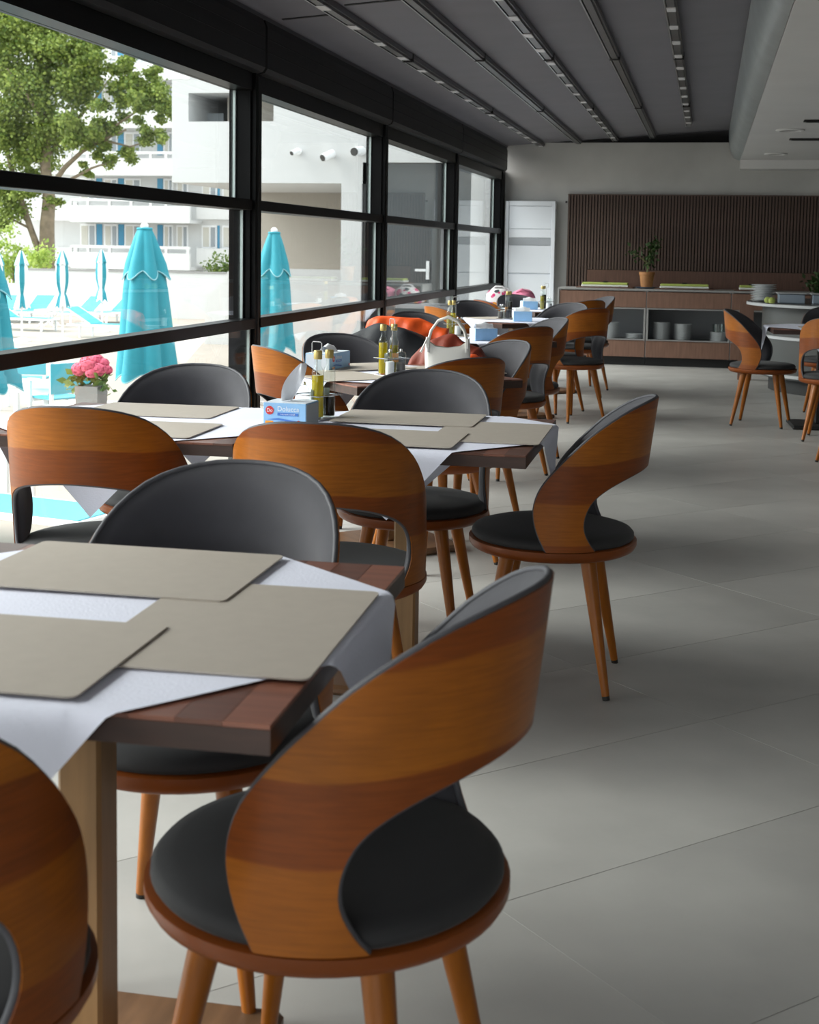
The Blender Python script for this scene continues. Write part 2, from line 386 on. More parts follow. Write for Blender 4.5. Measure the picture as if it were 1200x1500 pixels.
# roof tracks
TX = [-1.969, -1.533, -1.102, -.676, -.249]
words = ['first roof track from the windows with pale clips', 'second roof track from the windows, plain metal', 'middle roof track with pale clips', 'fourth roof track from the windows, plain metal', 'roof track nearest the plastic sheet with pale clips']
for i, x in enumerate(TX):
    z = roofz(x)-.002; ye = YW-.03 if i < 4 else YW-1.2
    t = thing('roof_track', words[i], 'track', (x, 0, z), 0, 'roof tracks')
    MB().box(-.032, .032, YB+.02, ye, -.03, 0).box(-.02, .02, YB+.02, ye, -.045, -.03).build('rail', 'aluminium_dark', t)
    MB().box(-.036, -.028, YB+.02, ye, -.048, -.03).build('rail_lip', 'aluminium', t)
    if i % 2 == 0:
        cm = MB().cbox(-.026, .026, -.06, .06, -.052, -.045, .002).mesh('clip', 'clip_white')
        y = 4.4+.1*i
        while y < ye: link('clip', cm, t, (0, y, 0)); y += .62
    jm = MB().box(-.036, .036, -.012, .012, -.052, .0).mesh('joint_band', 'kick_black')
    for y in (5.7+.3*i, 8.9+.25*i, 12.3+.2*i):
        if y < ye: link('joint_band', jm, t, (0, y, 0))
# cross seams of the fabric
for i, (px, py) in enumerate(((435, 20), (545, 7))):
    p = at(px, py, z=2.56)
    xa, xb = ((-2.33, -2.01), (-1.92, -1.58))[i]
    MB().add([(xa, p.y-.01, roofz(xa)-.004), (xb, p.y-.01, roofz(xb)-.004), (xb, p.y+.02, roofz(xb)-.004), (xa, p.y+.02, roofz(xa)-.004), (xa, p.y-.01, roofz(xa)-.001), (xb, p.y-.01, roofz(xb)-.001), (xb, p.y+.02, roofz(xb)-.001), (xa, p.y+.02, roofz(xa)-.001)],
      [(0, 1, 2, 3), (7, 6, 5, 4), (0, 4, 5, 1), (1, 5, 6, 2), (2, 6, 7, 3), (3, 7, 4, 0)]).build('trim_%d' % (i+2), 'black_gap', label=('black seam in the roof fabric beside the shutter casings', 'black seam in the roof fabric between the first two tracks')[i], cat='seam', kind='structure')

# ------------------------------------------------------------------ window wall
XG = [(-2.517, 1.54, 2.12), (-2.472, .897, 1.482), (-2.432, .05, .84)]
bay_name = {4: 'nearest window bay in view', 5: 'second window bay, behind the folded parasol', 6: 'third window bay, in front of the dark glass door', 7: 'last window bay beside the white cabinet'}
lower = WX-.15
MB().box(WX-.13, WX+.0, YB, YW, -.1, .012).build('trim_4', 'frame_black', label='black floor rail running under the whole window wall', cat='rail', kind='structure')
MB().box(WX-.16, WX+.02, YB, YW-.002, 2.503, 2.53).build('trim_5', 'aluminium_dark', label='dark gutter rail above the shutter casings', cat='rail', kind='structure')
for k in range(1, len(MULL)):
    a, b = MULL[k-1], MULL[k]
    last = k == len(MULL)-1
    ya, yb = a+.06, b-.06
    w = thing('window_%d' % k, 'black framed three-pane sliding window, '+bay_name.get(k, 'bay number %d, out of view' % k), 'window', (0, 0, 0), kind='structure')
    for (xg, z0, z1), nm in zip(XG, ('upper', 'middle', 'lower')):
        pn = MB().box(xg-.004, xg+.004, ya, yb-.016, z0, z1).build('pane', 'window_glass', w)
        MB().box(xg-.007, xg+.007, yb-.0155, yb-.001, z0, z1).build('edge_seal', 'seal_grey', pn)
    # sash rails and stiles
    MB().cbox(-2.54, -2.415, ya, yb, 1.482, 1.54, .003).build('transom', 'frame_black', w)
    MB().cbox(-2.50, WX, ya-.03, yb+.03, .84, .897, .003).build('sash_rail', 'frame_black', w)
    MB().box(-2.54, -2.42, ya, yb, 2.12, 2.225).build('head_rail', 'frame_black', w)
    MB().box(-2.54, -2.41, ya, yb, .013, .05).build('bottom_rail', 'frame_black', w)
    for yy in (ya, yb-.012):
        MB().box(-2.487, -2.46, yy, yy+.012, .897, 1.482).build('stile', 'frame_black', w)
    # roller-shutter casing with rounded lower lip
    pr = [(WX-.14, 2.225), (WX+.0, 2.214), (WX+.03, 2.222), (WX+.045, 2.245), (WX+.045, 2.46), (WX+.03, 2.502), (WX-.14, 2.502)]
    n = len(pr); e = .018
    vv = [(x, a+e, z) for x, z in pr]+[(x, b-e, z) for x, z in pr]
    c = MB().add(vv, [tuple(range(n)), tuple(reversed(range(n, 2*n)))]+[(i, (i+1) % n, n+(i+1) % n, n+i) for i in range(n)])
    cs = c.build('shutter_casing', 'shutter_casing', w)
    MB().box(WX+.0455, WX+.047, a+e, b-e, 2.33, 2.336).box(WX+.0455, WX+.047, a+e, b-e, 2.40, 2.406).build('groove', 'black_gap', cs)
for k, yy in enumerate(MULL):
    m = thing('mullion_%d' % (k+1), 'black window post '+{4: 'left of the second window bay', 5: 'between the second and third window bays', 6: 'between the third and last window bays', 7: 'in the corner by the back wall'}.get(k, 'number %d, out of view' % (k+1)), 'window post', (0, 0, 0), kind='structure')
    yl, yh = yy-.06, yy+.06
    if k == 7: yh = YW-.002
    MB().box(-2.55, -2.43, yl, yh, .013, 2.225).build('post', 'frame_black', m)
    MB().box(-2.43, WX, yl+.02, yh, .013, 2.225).build('inner_post', 'frame_black', m)
    MB().box(WX, WX+.004, yy-.006, yy+.002, .02, 2.2).build('groove', 'black_gap', m)
# daylight portals on the glazing
for k in range(1, len(MULL)):
    L_ = bpy.data.lights.new('window_portal', 'AREA'); L_.shape = 'RECTANGLE'; L_.size = BAY; L_.size_y = 2.2; L_.cycles.is_portal = True
    o = bpy.data.objects.new('window_portal', L_); COL.objects.link(o); o.location = (-2.6, (MULL[k]+MULL[k-1])/2, 1.1)
    o.rotation_euler = (PI/2, 0, -PI/2); 

# ------------------------------------------------------------------ back wall furniture
sp = thing('slat_panel', 'dark brown slatted wall panel behind the buffet', 'wall panel', (0, YW, 0))
X0 = -1.646; XE = 3.2
MB().box(X0, XE, -.02, -.001, .0, 1.956).build('backing', 'slat_back', sp)
MB().box(-1.40, XE, -.045, -.0205, .60, 1.075).build('lower_board', 'panel_wood', sp)
sm = MB().box(-.011, .011, -.05, -.0205, 1.08, 1.95).mesh('slat', 'slat_wood'); sl = MB().box(-.011, .011, -.05, -.0205, .60, 1.95).mesh('slat', 'slat_wood')
x = X0+.014; i = 0
while x < XE-.02:
    link('slat', sl if x < -1.41 else sm, sp, (x, 0, 0)); x += .0355
MB().box(X0, XE, -.052, -.02, 1.9505, 1.962).build('top_trim', 'slat_wood', sp)
# tall white cabinet
wc = thing('tall_cabinet', 'tall white panelled cabinet with a grey stripe in the window corner', 'cabinet', (-2.08, YW-.01, 0))
MB().box(-.30, .30, -.10, -.003, .0, 1.872).build('body', 'white_lacquer', wc)
MB().cbox(-.30, -.255, -.125, -.1005, .0, 1.872, .004).build('side_frame', 'white_lacquer', wc); MB().cbox(.255, .30, -.125, -.1005, .0, 1.872, .004).build('side_frame', 'white_lacquer', wc)
MB().cbox(-.254, .254, -.122, -.1005, 1.815, 1.872, .003).build('top_frame', 'white_lacquer', wc)
for z0, z1 in ((1.545, 1.81), (1.44, 1.54), (1.02, 1.345), (.55, 1.008), (.03, .54)):
    MB().cbox(-.252, .252, -.115, -.1005, z0, z1, .003).build('panel', 'white_lacquer', wc)
MB().box(-.252, .252, -.112, -.1005, 1.35, 1.435).build('stripe', 'grey_strip', wc)
MB().lathe([(.012, 0), (.012, .012)], 12).build('wall_button', 'kick_black', label='small black button on the grey wall beside the white cabinet', cat='button', loc=(-1.668, YW-.002, 1.868)).rotation_euler = (PI/2, 0, 0)

# buffet: three cabinet units with a continuous worktop
YF = 15.715
MB().cbox(-1.66, 1.35, YF-.012, YW-.06, .851, .872, .003).build('buffet_worktop', 'grey_edge', label='thin grey worktop running along the whole buffet', cat='worktop')
units = [(-1.655, -.668, 'left buffet cabinet with an open plate bay, behind the wooden chairs'), (-.664, .27, 'middle buffet cabinet with two tall plate stacks'), (.274, 1.2, 'right buffet cabinet half hidden by the round counter')]
for xa, xb, lb in units:
    u = thing('buffet_cabinet', lb, 'cabinet', ((xa+xb)/2, YF, 0), 0, 'buffet cabinets'); h = (xb-xa)/2
    d = YW-.06-YF
    MB().box(-h, -h+.02, 0, d, .098, .85).box(h-.02, h, 0, d, .098, .85).box(-h+.02, h-.02, d-.02, d, .098, .85).box(-h+.02, h-.02, 0.02, d-.02, .275, .29).box(-h+.02, h-.02, .02, d-.02, .655, .67).build('carcass', 'bay_grey', u)
    MB().cbox(-h+.003, h-.003, -.004, .018, .662, .842, .002).build('drawer', 'buffet_wood', u)
    MB().cbox(-h+.003, h-.003, -.004, .018, .10, .288, .002).build('door', 'buffet_wood', u)
    MB().box(-h+.004, h-.004, -.012, .02, .291, .303).box(-h+.004, h-.004, -.012, .02, .645, .658).box(-h+.004, -h+.024, -.012, .02, .303, .645).box(h-.024, h-.004, -.012, .02, .303, .645).build('bay_frame', 'grey_edge', u)
    MB().box(-h, h, .06, d, .001, .097).build('plinth', 'kick_black', u)
MB().box(-1.675, -1.657, YF-.012, YW-.06, 0, .872).build('buffet_end_panel', 'grey_edge', label='grey upright panel closing the left end of the buffet', cat='panel')

plate_me = MB().lathe([(.055, 0), (.06, .001), (.105, .012), (.108, .0135), (.104, .0135), (.058, .004)], 24, cap=True).mesh('plate', 'porcelain', True)
ORD = ['first', 'second', 'third', 'fourth', 'fifth', 'sixth', 'seventh', 'eighth', 'ninth', 'tenth', 'eleventh', 'twelfth', 'thirteenth', 'fourteenth', 'fifteenth', 'sixteenth', 'seventeenth', 'eighteenth']
def plates(x, y, z, n, where, s=1.0, dz=.0145):
    for i in range(n):
        o = link('plate', plate_me, None, (x+random.uniform(-.003, .003), y+random.uniform(-.003, .003), z+i*dz*s), random.uniform(0, 6), ('bottom white plate in the ' if i == 0 else 'top white plate in the ' if i == n-1 else 'white plate, %s from the bottom of the ' % ORD[i])+where, 'plate', 'plates in the '+where); o.scale = (s, s, s)
for px, pyb, pyt, wh in ((895, 493, 468, 'left stack in the left buffet bay'), (929, 495, 485, 'low stack in the left buffet bay'), (969, 495, 468, 'left tall stack in the buffet'), (1000, 496, 470, 'right tall stack in the buffet'), (1053, 497, 482, 'short stack in the middle buffet bay')):
    p = at(px, pyb, Y=YF+.17); top = at(px, pyt, Y=YF+.17); plates(p.x, YF+.112, .2905, max(4, round((top.z-p.z)/.0145)), wh, .95)
gl = MB().lathe([(.07, 0), (.072, .09), (.069, .09), (.067, .004)], 20).build('glass_bowl', 'bottle_glass', None, True, label='clear glass bowl standing on the short plate stack in the buffet', cat='bowl', loc=(at(1053, 490, Y=YF+.13).x, YF+.13, .3))
gl.location.z = .2905+.0145*.95*max(4, round((at(1053, 482, Y=YF+.17).z-at(1053, 497, Y=YF+.17).z)/.0145))
# trays with lime rims on the buffet
for i, (pa, pb, lb) in enumerate(((853, 921, 'lime and white serving board left of the plant on the buffet'), (967, 1039, 'lime green serving board right of the plant on the buffet'), (1083, 1118, 'lime green serving board beside the plate stack on the counter'))):
    A = at(pa, 420, Y=YF+.25); B = at(pb, 420, Y=YF+.25)
    t = thing('serving_board', lb, 'serving board', ((A.x+B.x)/2, YF+.28, .8725), 0, 'serving boards'); h = (B.x-A.x)/2
    MB().cbox(-h-.06, h+.06, -.17, .17, 0, .012, .003).build('mat', 'panel_wood', t)
    MB().cbox(-h, h, -.13, .13, .0125, .035, .006).build('tray', 'tray_white', t); MB().cbox(-h+.005, h-.005, -.125, .125, .0355, .06, .008).build('lid', 'lime', t)
    MB().cbox(-.03, .03, -.02, .02, .0605, .075, .004).build('knob', 'kick_black', t)
# plant pot on the buffet
def leafy(name, parent, m, pts, n, size, spread):
    b = MB()
    for _ in range(n):
        p = random.choice(pts); c = Vector(p)+Vector((random.gauss(0, spread), random.gauss(0, spread), random.gauss(0, spread)))
        d = Vector((random.gauss(0, 1), random.gauss(0, 1), random.gauss(.2, .8))).normalized(); w = d.cross(Vector((random.gauss(0, 1), random.gauss(0, 1), random.gauss(0, 1)))).normalized(); l = size*random.uniform(.6, 1.3)
        b.add([c, c+d*l*.5+w*l*.28, c+d*l, c+d*l*.5-w*l*.28], [(0, 1, 2, 3)])
    o = b.build(name, m, parent); o['kind'] = 'stuff'; return o
pp = Vector((-.683, YF+.3, .8725))
pl = thing('potted_plant', 'small bushy green plant in a terracotta pot on the buffet', 'plant', pp)
MB().lathe([(.10, 0), (.13, .012), (.132, .018), (.10, .014)], 24).build('saucer', 'saucer_blue', pl, True)
MB().lathe([(.066, .0185), (.082, .155), (.09, .158), (.09, .19), (.078, .19), (.074, .165)], 24).build('pot', 'terracotta', pl, True)
MB().tube([(0, 0, .16), (.01, 0, .25), (.03, 0, .36), (.06, .0, .5)], [.01, .008, .006, .004]).tube([(.01, 0, .28), (-.08, .0, .36), (-.17, .0, .40)], [.006, .004, .003]).build('stem', 'stem_green', pl, True)
leafy('foliage', pl, 'leaf_dark', [(.03, 0, .36), (.05, 0, .42), (.07, 0, .47), (.08, 0, .52), (.06, 0, .33), (.02, 0, .30), (-.1, 0, .37), (.1, 0, .5), (-.17, 0, .4)], 190, .055, .033)

# round counter on the right
RC = Vector((1.52, 13.62, 0)); RB = .99
rc = thing('round_counter', 'round grey serving counter with pale bands beside the buffet', 'counter', RC)
MB().lathe([(RB-.08, 0), (RB-.08, .135)], 72).build('plinth', 'kick_black', rc, True)
MB().lathe([(RB, .136), (RB, .80)], 72).build('body', 'counter_grey', rc, True)
for z in (.15, .50): MB().lathe([(RB+.001, z), (RB+.014, z+.002), (RB+.014, z+.028), (RB+.001, z+.03)], 72, cap=False).build('band', 'band_light', rc, True)
MB().lathe([(RB+.10, .802), (RB+.14, .806), (RB+.145, .83), (RB+.135, .842)], 72).build('top', 'counter_top', rc, True)
MB().lathe([(RB+.1405, .806), (RB+.152, .808), (RB+.152, .832), (RB+.1455, .834)], 72, cap=False).build('edge_band', 'band_light', rc, True)
MB().box(.335, .475, 14.35, 14.40, 0, .80).build('wooden_post', 'buffet_wood', label='brown wooden panel standing between the buffet and the round counter', cat='panel')
q = at(1115, 434, Y=13.35); plates(q.x+.02, 13.35, .8425, 10, 'stack on the round counter', 1.12)
for i, (pa, pb, Y) in enumerate(((1141, 1180, 12.98), (1191, 1216, 12.95))):
    A = at(pa, 430, Y=Y); B = at(pb, 430, Y=Y); h = (B.x-A.x)/2
    t = thing('food_pan', ('blue-grey rectangular food pan on the round counter', 'blue-grey food pan at the right edge of the round counter')[i], 'food pan', ((A.x+B.x)/2, Y, .8425), 0, 'food pans')
    MB().cbox(-h, h, -.004, .22, 0, .085, .006).build('pan', 'steel_tray', t); MB().cbox(-h-.012, h+.012, -.016, .232, .0855, .096, .003).build('rim', 'band_light', t)
for i, px in enumerate((1128, 1133)):
    p = at(px, 430, Y=13.1+.05*i)
    o = MB().lathe([(.02, 0), (.03, .012), (.032, .035), (.02, .05), (.008, .055)], 14).build('small_dish', 'lime', None, True, label=('small lime green dish piece next to the plate stack', 'small lime green dish piece next to the blue-grey pan')[i], cat='dish', loc=(p.x-.02, 13.02-.1*i, .8425))
p = at(1203, 412, Y=13.3)
pl2 = thing('small_plant', 'small dark green plant at the right edge of the round counter', 'plant', (p.x, 13.35, .8425))
MB().lathe([(.05, 0), (.065, .09), (.055, .09)], 20).build('pot', 'kick_black', pl2, True)
leafy('foliage', pl2, 'leaf_dark', [(0, 0, .14), (.02, 0, .2), (-.05, 0, .17)], 160, .06, .04)

# ------------------------------------------------------------------ chairs
TPT = [(88, .436), (95, .485), (99.5, .535), (100, .577), (97, .62), (90, .667), (80, .72), (66, .78), (46, .833), (23, .860), (0, .866)]
BPT = [(55, .437), (60, .46), (65, .495), (66.3, .53), (64.5, .565), (60.5, .592), (53.5, .615), (44, .634), (31, .65), (15.5, .66), (0, .664)]
def cr_(P, t):
    n = len(P)-1; s_ = t*n; i = min(int(s_), n-1); u = s_-i
    def g_(k):
        if k < 0: return (2*P[0][0]-P[1][0], 2*P[0][1]-P[1][1])
        if k > n: return (-P[n-1][0], P[n-1][1])
        return P[k]
    a, b, c, d = g_(i-1), g_(i), g_(i+1), g_(i+2)
    return tuple(.5*((2*b[k])+(-a[k]+c[k])*u+(2*a[k]-5*b[k]+4*c[k]-d[k])*u*u+(-a[k]+3*b[k]-3*c[k]+d[k])*u**3) for k in (0, 1))
NS = 28
def shell_pt(t, side, u, inset=0.):
    T = cr_(TPT, t); B = cr_(BPT, t); ph = T[0]+(B[0]-T[0])*u; z = T[1]+(B[1]-T[1])*u
    r = .251-inset; a = math.radians(ph)*side
    return (r*math.sin(a), -r*math.cos(a)-.12*(z-.43), z)     # back of the chair towards -y, leaning backwards
def strip():
    for i in range(NS+1): yield i/NS, 1
    for i in range(NS-1, -1, -1): yield i/NS, -1
def shell(i0, i1, nu, u0=0., u1=1., pad=None):
    """closed slab between inset i0 (outside) and i1 (inside); pad rounds the inner face"""
    b = MB(); S_ = list(strip()); n = len(S_); W = nu+1
    out = [shell_pt(t, sd, u0+(u1-u0)*k/nu, i0) for t, sd in S_ for k in range(W)]
    inn = []
    for j, (t, sd) in enumerate(S_):
        for k in range(W):
            q = k/nu; d = i1
            if pad: d = i0+(i1-i0)*(1-abs(2*q-1)**4)*min(1, .25+1.5*min(1, t*6))
            inn.append(shell_pt(t, sd, u0+(u1-u0)*q, d))
    b.v = out+inn; o = len(out)
    for j in range(n-1):
        for k in range(nu):
            a = j*W+k; b.f.append((a, a+W, a+W+1, a+1)); b.f.append((o+a, o+a+1, o+a+W+1, o+a+W))
        a = j*W; b.f.append((a, o+a, o+a+W, a+W)); a = j*W+nu; b.f.append((a, a+W, o+a+W, o+a))
    for j in (0, n-1):
        for k in range(nu): a = j*W+k; b.f.append((a, a+1, o+a+1, o+a))
    b.mi = [0]*len(b.f); return b
CH = {}
CH['shell'] = shell(0, .009, 8).mesh('backrest_shell', 'veneer', True)
CH['lining'] = shell(.0092, .034, 12, .004, .996, True).mesh('backrest_lining', 'grey_velvet', 'all')
CH['piping'] = MB().tube([shell_pt(t, s_, 0.0, .0075) for t, s_ in strip()], .0052, 8).tube([shell_pt(t, s_, 1.0, .0075) for t, s_ in strip()], .0052, 8).mesh('piping', 'piping_grey', 'all')
CH['rim'] = MB().lathe([(.20, .400), (.232, .401), (.245, .408), (.252, .420), (.252, .434), (.246, .4365), (.20, .4365)], 56).mesh('seat_rim', 'rim_wood', True)
CH['pad'] = MB().lathe([(.2385, .437), (.2435, .444), (.243, .454), (.234, .464), (.21, .471), (.16, .4755), (.10, .4775), (.04, .478), (.01, .478)], 56).mesh('seat_cushion', 'seat_velvet', 'all')
def leg_mesh(a):
    p0 = Vector((.165*math.cos(a), .165*math.sin(a), .402)); p1 = Vector((.262*math.cos(a), .262*math.sin(a), .012))
    return MB().tube([p0+(p1-p0)*i/6 for i in range(7)], [.024-.0125*(i/6) for i in range(7)], 14).mesh('leg', 'leg_wood', True), MB().tube([p1+(p0-p1)*.001, p1+Vector((.003*math.cos(a), .003*math.sin(a), -.012))], [.0112, .0105], 12).mesh('foot_cap', 'rubber', True)
CH['legs'] = [leg_mesh(math.radians(45+90*k)) for k in range(4)]
def chair(x, y, face, lb, grp):
    """face: heading in degrees the sitter looks to; 0 = towards +Y (away from camera), 90 = towards -X"""
    c = thing('dining_chair', lb, 'chair', (x, y, 0), math.radians(face), grp)
    link('backrest_shell', CH['shell'], c); l = link('backrest_lining', CH['lining'], c, label='grey velvet lining'); link('piping', CH['piping'], l)
    link('seat_rim', CH['rim'], c); link('seat_cushion', CH['pad'], c, label='dark grey padded seat')
    for a, b in CH['legs']: lg = link('leg', a, c); link('foot_cap', b, lg)
    return c
G1, G2, G3, GR = 'chairs at the nearest table', 'chairs at the long double table', 'chairs around the farther window tables', 'chairs at the right-hand table'
CHAIRS = [
 # x, y, face, label, group
 (-.92, 1.36, 4, 'wooden-backed chair cut off by the bottom left corner, back to the viewer', G1),
 (-.485, 1.76, 82, 'large foreground chair with orange wood back and dark round seat at the table end', G1),
 (-.875, 2.24, 178, 'chair with grey velvet back facing the viewer behind the nearest table', G1),
 (-.945, 3.43, 4, 'wooden chair back in front of the tissue box, back to the viewer', G2),
 (-1.63, 3.53, 4, 'wooden chair back at the left edge, with a cloth corner hanging over its seat', G2),
 (-1.74, 4.29, 182, 'grey-backed chair facing the viewer in front of the glass beside the hydrangea', G2),
 (-.93, 4.38, 180, 'grey-backed chair facing the viewer behind the right half of the double table', G2),
 (-.43, 4.06, 90, 'chair standing free at the right end of the double table, seen from its side', G2),
 (-1.64, 5.72, -48, 'orange-lit wooden chair against the windows beside the oil bottles', G3),
 (-1.07, 5.47, 46, 'wooden chair back with a vertical seam in front of the white handbag', G3),
 (-1.6, 6.25, 222, 'dark grey chair back behind the tissue box on the diagonal table', G3),
 (-1.06, 6.15, 135, 'grey-lined chair at the diagonal table holding the end of the orange jacket', G3),
 (-1.13, 7.75, 50, 'wooden chair with a square-topped back just behind the orange jacket chair', G3),
 (-1.52, 7.42, -35, 'chair draped with the black jacket near the windows', G3),
 (-1.76, 8.75, 222, 'dark grey chair back rising behind the black jacket', G3),
 (-1.13, 8.5, 122, 'grey-lined chair between two wooden chair backs at the fourth table', G3),
 (-1.78, 10.1, -50, 'orange chair back near the glass behind the handbag handle', G3),
 (-1, 10.45, 48, 'wooden chair standing out on the aisle in front of the buffet', G3),
 (-1.2, 10.95, 150, 'grey-backed chair behind the tissue boxes of the fifth table', G3),
 (-1.75, 10.95, 222, 'small grey chair back near the glass right of the orange chair back', G3),
 (-1.66, 11.6, -55, 'narrow orange chair back beside the floral bag', G3),
 (-1.15, 12.1, 45, 'dark wooden chair back farthest from the viewer by the buffet', G3),
 (-1.13, 12.85, 120, 'farthest grey-lined chair at the end of the window row', G3),
 (-1.66, 12.75, 215, 'grey chair back under the floral bag', G3),
 (0.43, 10.62, -102, 'chair with orange banded wooden back left of the right-hand table', GR),
 (0.9, 9.9, -10, 'chair cut off by the right edge, back turned to the viewer', GR),
 (1, 11.4, 180, 'dark grey chair back behind the right-hand table', GR),
 (.97, 8.78, 40, 'chair beyond the right edge of which only one wooden leg shows', GR),
]
for c in CHAIRS: chair(*c)

# ------------------------------------------------------------------ tables, cloths, place mats
TH = .75
stave = MB().cbox(-.028, .0281, -.4, .4, -.006, 0, .0005).mesh('stave', 'table_wood')
apron = MB().box(-.4, .4, -.4, -.388, -.036, -.0062).box(-.4, .4, .388, .4, -.036, -.0062).box(-.4, -.388, -.388, .388, -.036, -.0062).box(.388, .4, -.388, .388, -.036, -.0062).box(-.388, .388, -.388, .388, -.03, -.0062).mesh('edge_frame', 'table_edge')
colm = MB().cbox(-.034, .034, -.034, .034, .03, TH-.031, .006).mesh('column', 'column_wood')
basem = MB().cbox(-.24, .24, -.24, .24, 0, .03, .01).mesh('base', 'base_wood')
colm2 = MB().cbox(-.034, .034, -.034, .034, .03, TH-.031, .006).mesh('column', 'kick_black'); basem2 = MB().cbox(-.22, .22, -.22, .22, 0, .03, .01).mesh('base', 'kick_black')
def table(x, y, rz, lb, grp='square dining tables', dark=False):
    t = thing('dining_table', lb, 'table', (x, y, 0), math.radians(rz), grp)
    for k in range(14):
        link('stave', stave, t, (-.4+.8/14*(k+.5), 0, TH)).scale = (1.0157, 1, 1)
    link('edge_frame', apron, t, (0, 0, TH)); link('column', colm2 if dark else colm, t); link('base', basem2 if dark else basem, t)
    return t
def cloth(x, y, rz, side, lb, tw=45, ox=0, oy=0):
    n = 60; v = []; f = []; a = math.radians(tw); H_ = .411; seed = random.uniform(0, 9)
    for i in range(n+1):
        for j in range(n+1):
            u = (i/n-.5)*side; w = (j/n-.5)*side
            X = u*math.cos(a)-w*math.sin(a)+ox; Y = u*math.sin(a)+w*math.cos(a)+oy; z = TH+.0028+.0010*math.sin(9*X+seed)*math.sin(8*Y)
            def hang(c, o):
                e = abs(c)-H_
                if e <= 0: return c, 0, 0
                rr = .008; arc = rr*PI/2
                if e < arc: th = e/rr; return math.copysign(H_+rr*math.sin(th), c), rr*(1-math.cos(th)), 0
                e -= arc; return math.copysign(H_+rr+.004+e*(.05+.05*math.sin(o*11+seed)), c), rr+e, e
            X2, dx, ex = hang(X, Y); Y2, dy, ey = hang(Y, X)
            v.append((X2, Y2, z-dx-dy))
    for i in range(n):
        for j in range(n): k = i*(n+1)+j; f.append((k, k+1, k+n+2, k+n+1))
    return MB().add(v, f).build('tablecloth', 'linen', None, 'all', loc=(x, y, 0), rz=math.radians(rz), label=lb, cat='tablecloth', group='white overlay tablecloths')
def rrect(w, h, r=.012, n=5):
    p = []
    for cx, cy, a0 in ((w/2-r, h/2-r, 0), (-w/2+r, h/2-r, 90), (-w/2+r, -h/2+r, 180), (w/2-r, -h/2+r, 270)):
        for i in range(n): a = math.radians(a0+90*i/(n-1)); p.append((cx+r*math.cos(a), cy+r*math.sin(a)))
    return p
matme = MB().prism(rrect(.445, .315), 0, .0025).mesh('placemat', 'placemat')
def pmat(x, y, rz, z, lb): return link('placemat', matme, None, (x, y, TH+.005+z), math.radians(rz), lb, 'placemat', 'beige placemats')
T1 = (-.876, 1.825); T2B = (-.855, 3.95); T2A = (-1.662, 3.90)
table(*T1, 1.5, 'nearest square wooden table with three beige placemats')
table(*T2B, .5, 'right half of the double wooden table, set with placemats'); table(*T2A, 1.5, 'left half of the double table by the windows')
table(-1.31, 5.70, 44, 'diagonally turned wooden table with the oil bottles and handbag')
table(-1.43, 8.15, 44, 'fourth window table, behind the black jacket'); table(-1.45, 10.5, 44, 'fifth window table carrying a grey-sided tissue box'); table(-1.45, 12.45, 44, 'farthest window table in front of the pink and floral bags')
table(.86, 10.62, 3, 'table on the right with a grey cover and hanging white cloth', dark=True)
cloth(*T1, 1.5, .86, 'white cloth on the nearest table, its corner hanging over the front edge', 50)
cloth(*T2B, .5, .90, 'white cloth hanging over the right end of the double table', 48, 0, .03); cloth(*T2A, 1.5, .90, 'white cloth on the left half of the double table, corner hanging over a chair', 45)
cloth(-1.31, 5.70, 44, .86, 'white cloth on the diagonally turned table', 44)
cloth(-1.43, 8.15, 44, .86, 'white cloth on the fourth window table'); cloth(-1.45, 10.5, 44, .86, 'white cloth on the fifth window table'); cloth(-1.45, 12.45, 44, .86, 'white cloth on the farthest window table')
cloth(.86, 10.62, 3, .86, 'white cloth hanging off the right-hand table', 40)
pmat(-.63, 1.80, 92, 0, 'beige placemat at the right end of the nearest table')
pmat(-.915, 2.055, 1, .0028, 'beige placemat on the far side of the nearest table, below the grey chair back'); pmat(-.935, 1.59, 2, .0028, 'beige placemat on the near side of the nearest table')
pmat(-.60, 3.94, 91, 0, 'beige placemat at the right end of the double table')
pmat(-.90, 4.17, 1, .0028, 'beige placemat on the far side of the double table, right half'); pmat(-.88, 3.72, 1, .0028, 'beige placemat partly behind the wooden chair back at the double table')
pmat(-1.72, 4.12, 2, 0, 'beige placemat before the dark grey chair beside the hydrangea'); pmat(-1.62, 3.69, 2, 0, 'beige placemat on the near side of the left half of the double table')
pmat(-1.50, 5.50, -46, 0, 'beige placemat at the near left side of the diagonal table'); pmat(-1.52, 5.90, 44, .0028, 'beige placemat under the tissue box on the diagonal table'); pmat(-1.10, 5.92, -46, 0, 'beige placemat on the far right of the diagonal table')
pmat(-1.60, 8.3, 44, 0, 'beige placemat on the fourth window table'); pmat(-1.60, 10.65, 44, 0, 'beige placemat on the fifth window table'); pmat(.90, 10.42, 3, 0, 'dark-looking beige placemat on the right-hand table')

